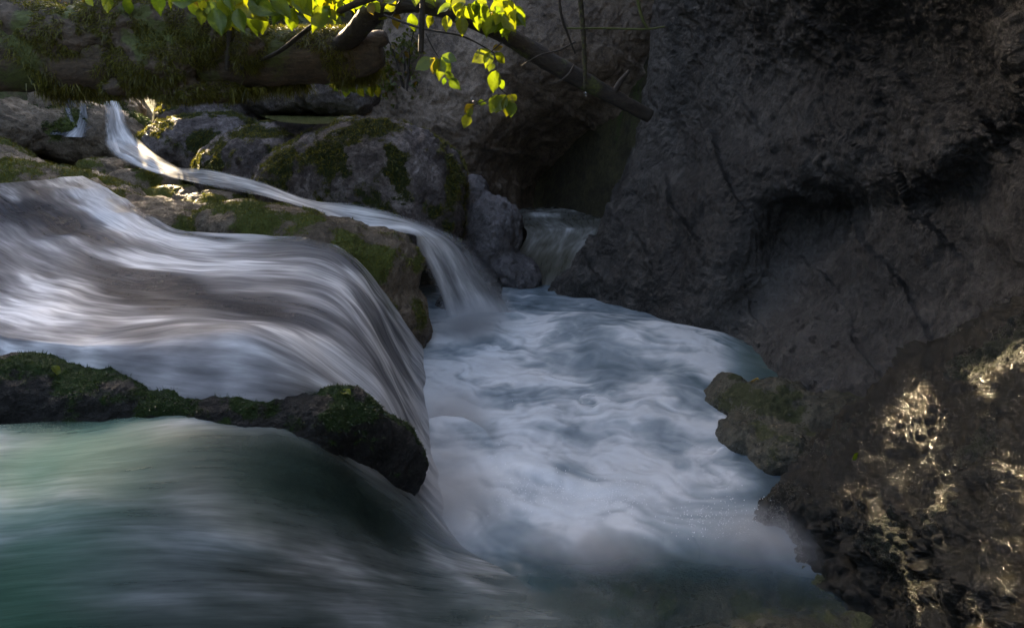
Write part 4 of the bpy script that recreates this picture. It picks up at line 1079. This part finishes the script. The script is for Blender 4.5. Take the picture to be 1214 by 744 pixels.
# bushes beyond the log
def bush(label, px, py, Yd, sx, sz, n, ls):
    c = PY(px, py, Yd)
    root = empty('bush', c - np.array([0, 0, sz])); tag(root, label, 'bush', 'bushes on the slope beyond the log')
    for k in range(5):
        e = c + np.array([rng.uniform(-sx, sx) * .7, rng.uniform(-.4, .4), rng.uniform(0, sz)])
        tube('stem', [c - np.array([0, 0, sz * 1.2]), (c + e) / 2 + np.array([0, 0, -.1]), e], [.02, .012, .004], M['bark'], root, 14, 6)
    cl = [c + np.array([rng.uniform(-1, 1) * sx, rng.uniform(-1, 1) * sx * .6, rng.uniform(-1, 1) * sz]) for _ in range(14)]
    pl = []
    for _ in range(n):
        q = cl[rng.integers(14)] + rng.normal(0, 0.22, 3) * np.array([sx, sx, sz])
        pl.append((q, rng.normal(0, 1, 3) + np.array([0, 0, -.5]), rng.normal(0, 1, 3) + np.array([0, -.4, .8]), ls * rng.uniform(.6, 1.3)))
    link('leaves', leaf_mesh('leaves', pl), M['bushleaf'], root)
bush('sunlit bush on the slope right of the bright leaf spray', 430, 20, 10.5, 1.0, .8, 900, .10)
bush('shaded bush at the far left above the log', 60, 0, 9.5, 1.5, .7, 1100, .10)
bush('sunlit bush behind the bright leaf spray', 290, -10, 11.0, 1.5, .9, 1300, .11)
bush('dense bush added at the left end of the slope to block sun', -40, 20, 10.6, .9, .7, 2200, .10)  # mostly out of view, placed to keep low sun off the cascade
bush('unseen bush added above the pond to dapple the sun', 322, -80, 10.8, .9, .7, 1500, .10)  # out of view, added to break up sun on the right rock
bush('small bush at the head of the pond', 480, 75, 9.2, .35, .4, 500, .06)

# ------------------------------------------------------------------ water drops on stem tips
def drop(label, px, py, Yd, rr):
    bm = bmesh.new(); bmesh.ops.create_uvsphere(bm, u_segments=24, v_segments=16, radius=rr)
    for v in bm.verts:
        if v.co.z > 0: v.co.x *= (1 - v.co.z / rr * .6); v.co.y *= (1 - v.co.z / rr * .6); v.co.z *= 1.5
    me = bpy.data.meshes.new('water_drop'); bm.to_mesh(me); bm.free()
    o = link('water_drop', me, M['drop']); o.location = PY(px, py, Yd)
    tag(o, label, 'drop')
drop('bright water drop at the tip of the long hanging stem', 694, 112, 5.65, .014)
drop('tiny water drop hanging from the moss of the log', 200, 58, 5.95, .01)
drop('small water drop on the twig of the lowest left sprig', 560, 119, 5.3, .01)

# ------------------------------------------------------------------ spray hanging over the feet of the falls
def mist(name, parts, dens):
    bm = bmesh.new()
    for c, r in parts:
        bmesh.ops.create_icosphere(bm, subdivisions=3, radius=1.0, matrix=Matrix.Translation(Vector([float(x) for x in c])) @ Matrix.Diagonal((*r, 1)))
    me = bpy.data.meshes.new(name); bm.to_mesh(me); bm.free()
    m, nt, b, out = new_mat(name); k = NB(nt)
    nt.nodes.remove(b)
    v = k.n('ShaderNodeVolumeScatter')
    v.inputs['Color'].default_value = (0.93, 0.96, 1, 1)
    tot = None
    p = k.pos()
    for c, r in parts:
        sub = k.n('ShaderNodeVectorMath', operation='SUBTRACT'); k.l(p, sub.inputs[0]); sub.inputs[1].default_value = [float(x) for x in c]
        dv = k.n('ShaderNodeVectorMath', operation='DIVIDE'); k.l(sub.outputs[0], dv.inputs[0]); dv.inputs[1].default_value = r
        ln = k.n('ShaderNodeVectorMath', operation='LENGTH'); k.l(dv.outputs[0], ln.inputs[0])
        f = k.math('SUBTRACT', 1.0, ln.outputs['Value'], True)
        f = k.math('MULTIPLY', f, f)
        tot = f if tot is None else k.math('ADD', tot, f)
    nz = k.ramp(k.noise(p, 3.5, 3, 0.5), [(0.3, 0.2), (0.7, 1.5)])
    k.l(k.math('MULTIPLY', k.math('MULTIPLY', tot, nz), dens), v.inputs['Density'])
    k.l(v.outputs[0], out.inputs['Volume'])
    tag(link(name, me, m), kind='stuff')
mist('spray_mist', [(PZ(520, 590, .10), (.42, .60, .34)), (PZ(540, 500, .12), (.3, .5, .3))], 7.0)
mist('spray_mist', [(PZ(560, 385, .08), (.42, .42, .32))], 14.0)
mist('spray_mist', [(PZ(915, 640, .06), (.50, .24, .18)), (PZ(700, 650, .03), (.5, .25, .14))], 12.0)

# droplets thrown up where the falls and the rim break
pts = []
for cx_, cy_, sx_, sy_, h_, n_ in [(650, 598, 50, 12, .05, 260), (735, 602, 18, 8, .05, 160), (860, 630, 40, 12, .06, 300), (560, 585, 25, 25, .10, 160), (575, 385, 25, 8, .10, 120)]:
    for _ in range(n_):
        q = PZ(rng.normal(cx_, sx_), rng.normal(cy_, sy_), 0.0); q[2] = 0.03 + abs(rng.normal(0, h_)); pts.append(q)
bm = bmesh.new()
for q in pts:
    bmesh.ops.create_icosphere(bm, subdivisions=1, radius=rng.uniform(.0008, .0024), matrix=Matrix.Translation(Vector(q)) @ Matrix.Diagonal((1, 1, rng.uniform(.8, 2), 1)))
me = bpy.data.meshes.new('spray_drops'); bm.to_mesh(me); bm.free()
m, nt, b, out = new_mat('white_spray'); b.inputs['Base Color'].default_value = (.9, .92, .95, 1); b.inputs['Roughness'].default_value = .2
tag(link('spray_drops', me, m), kind='stuff')

# a few fallen leaves lying on the stones
dg = bpy.context.evaluated_depsgraph_get()
for lab, px_, py_ in [('fallen leaf on the moss at the left end of the wet ledge', 60, 436), ('fallen leaf on the mossy hump left of the pool', 415, 470), ('fallen leaf on the small rock at the pool rim', 900, 452),
                      ('fallen leaf on the brown ridge near its left end', 240, 232), ('fallen leaf on the brown ridge near its right end', 410, 285), ('fallen leaf on the front of the big wet rock', 1010, 545)]:
    h = SC.ray_cast(dg, Vector((0, 0, CAM_Z)), Vector(ray(px_, py_)).normalized())
    if not h[0]: continue
    nn = np.array(h[2]); d_ = np.cross(nn, rng.normal(0, 1, 3)); sz = .055
    p_ = np.array(h[1]) + nn * .012
    me = leaf_mesh('fallen_leaf', [(np.zeros(3), d_, nn, sz)])
    o = link('fallen_leaf', me, M['leaf']); o.location = Vector(p_)
    tag(o, lab, 'leaf', 'fallen leaves on the stones')
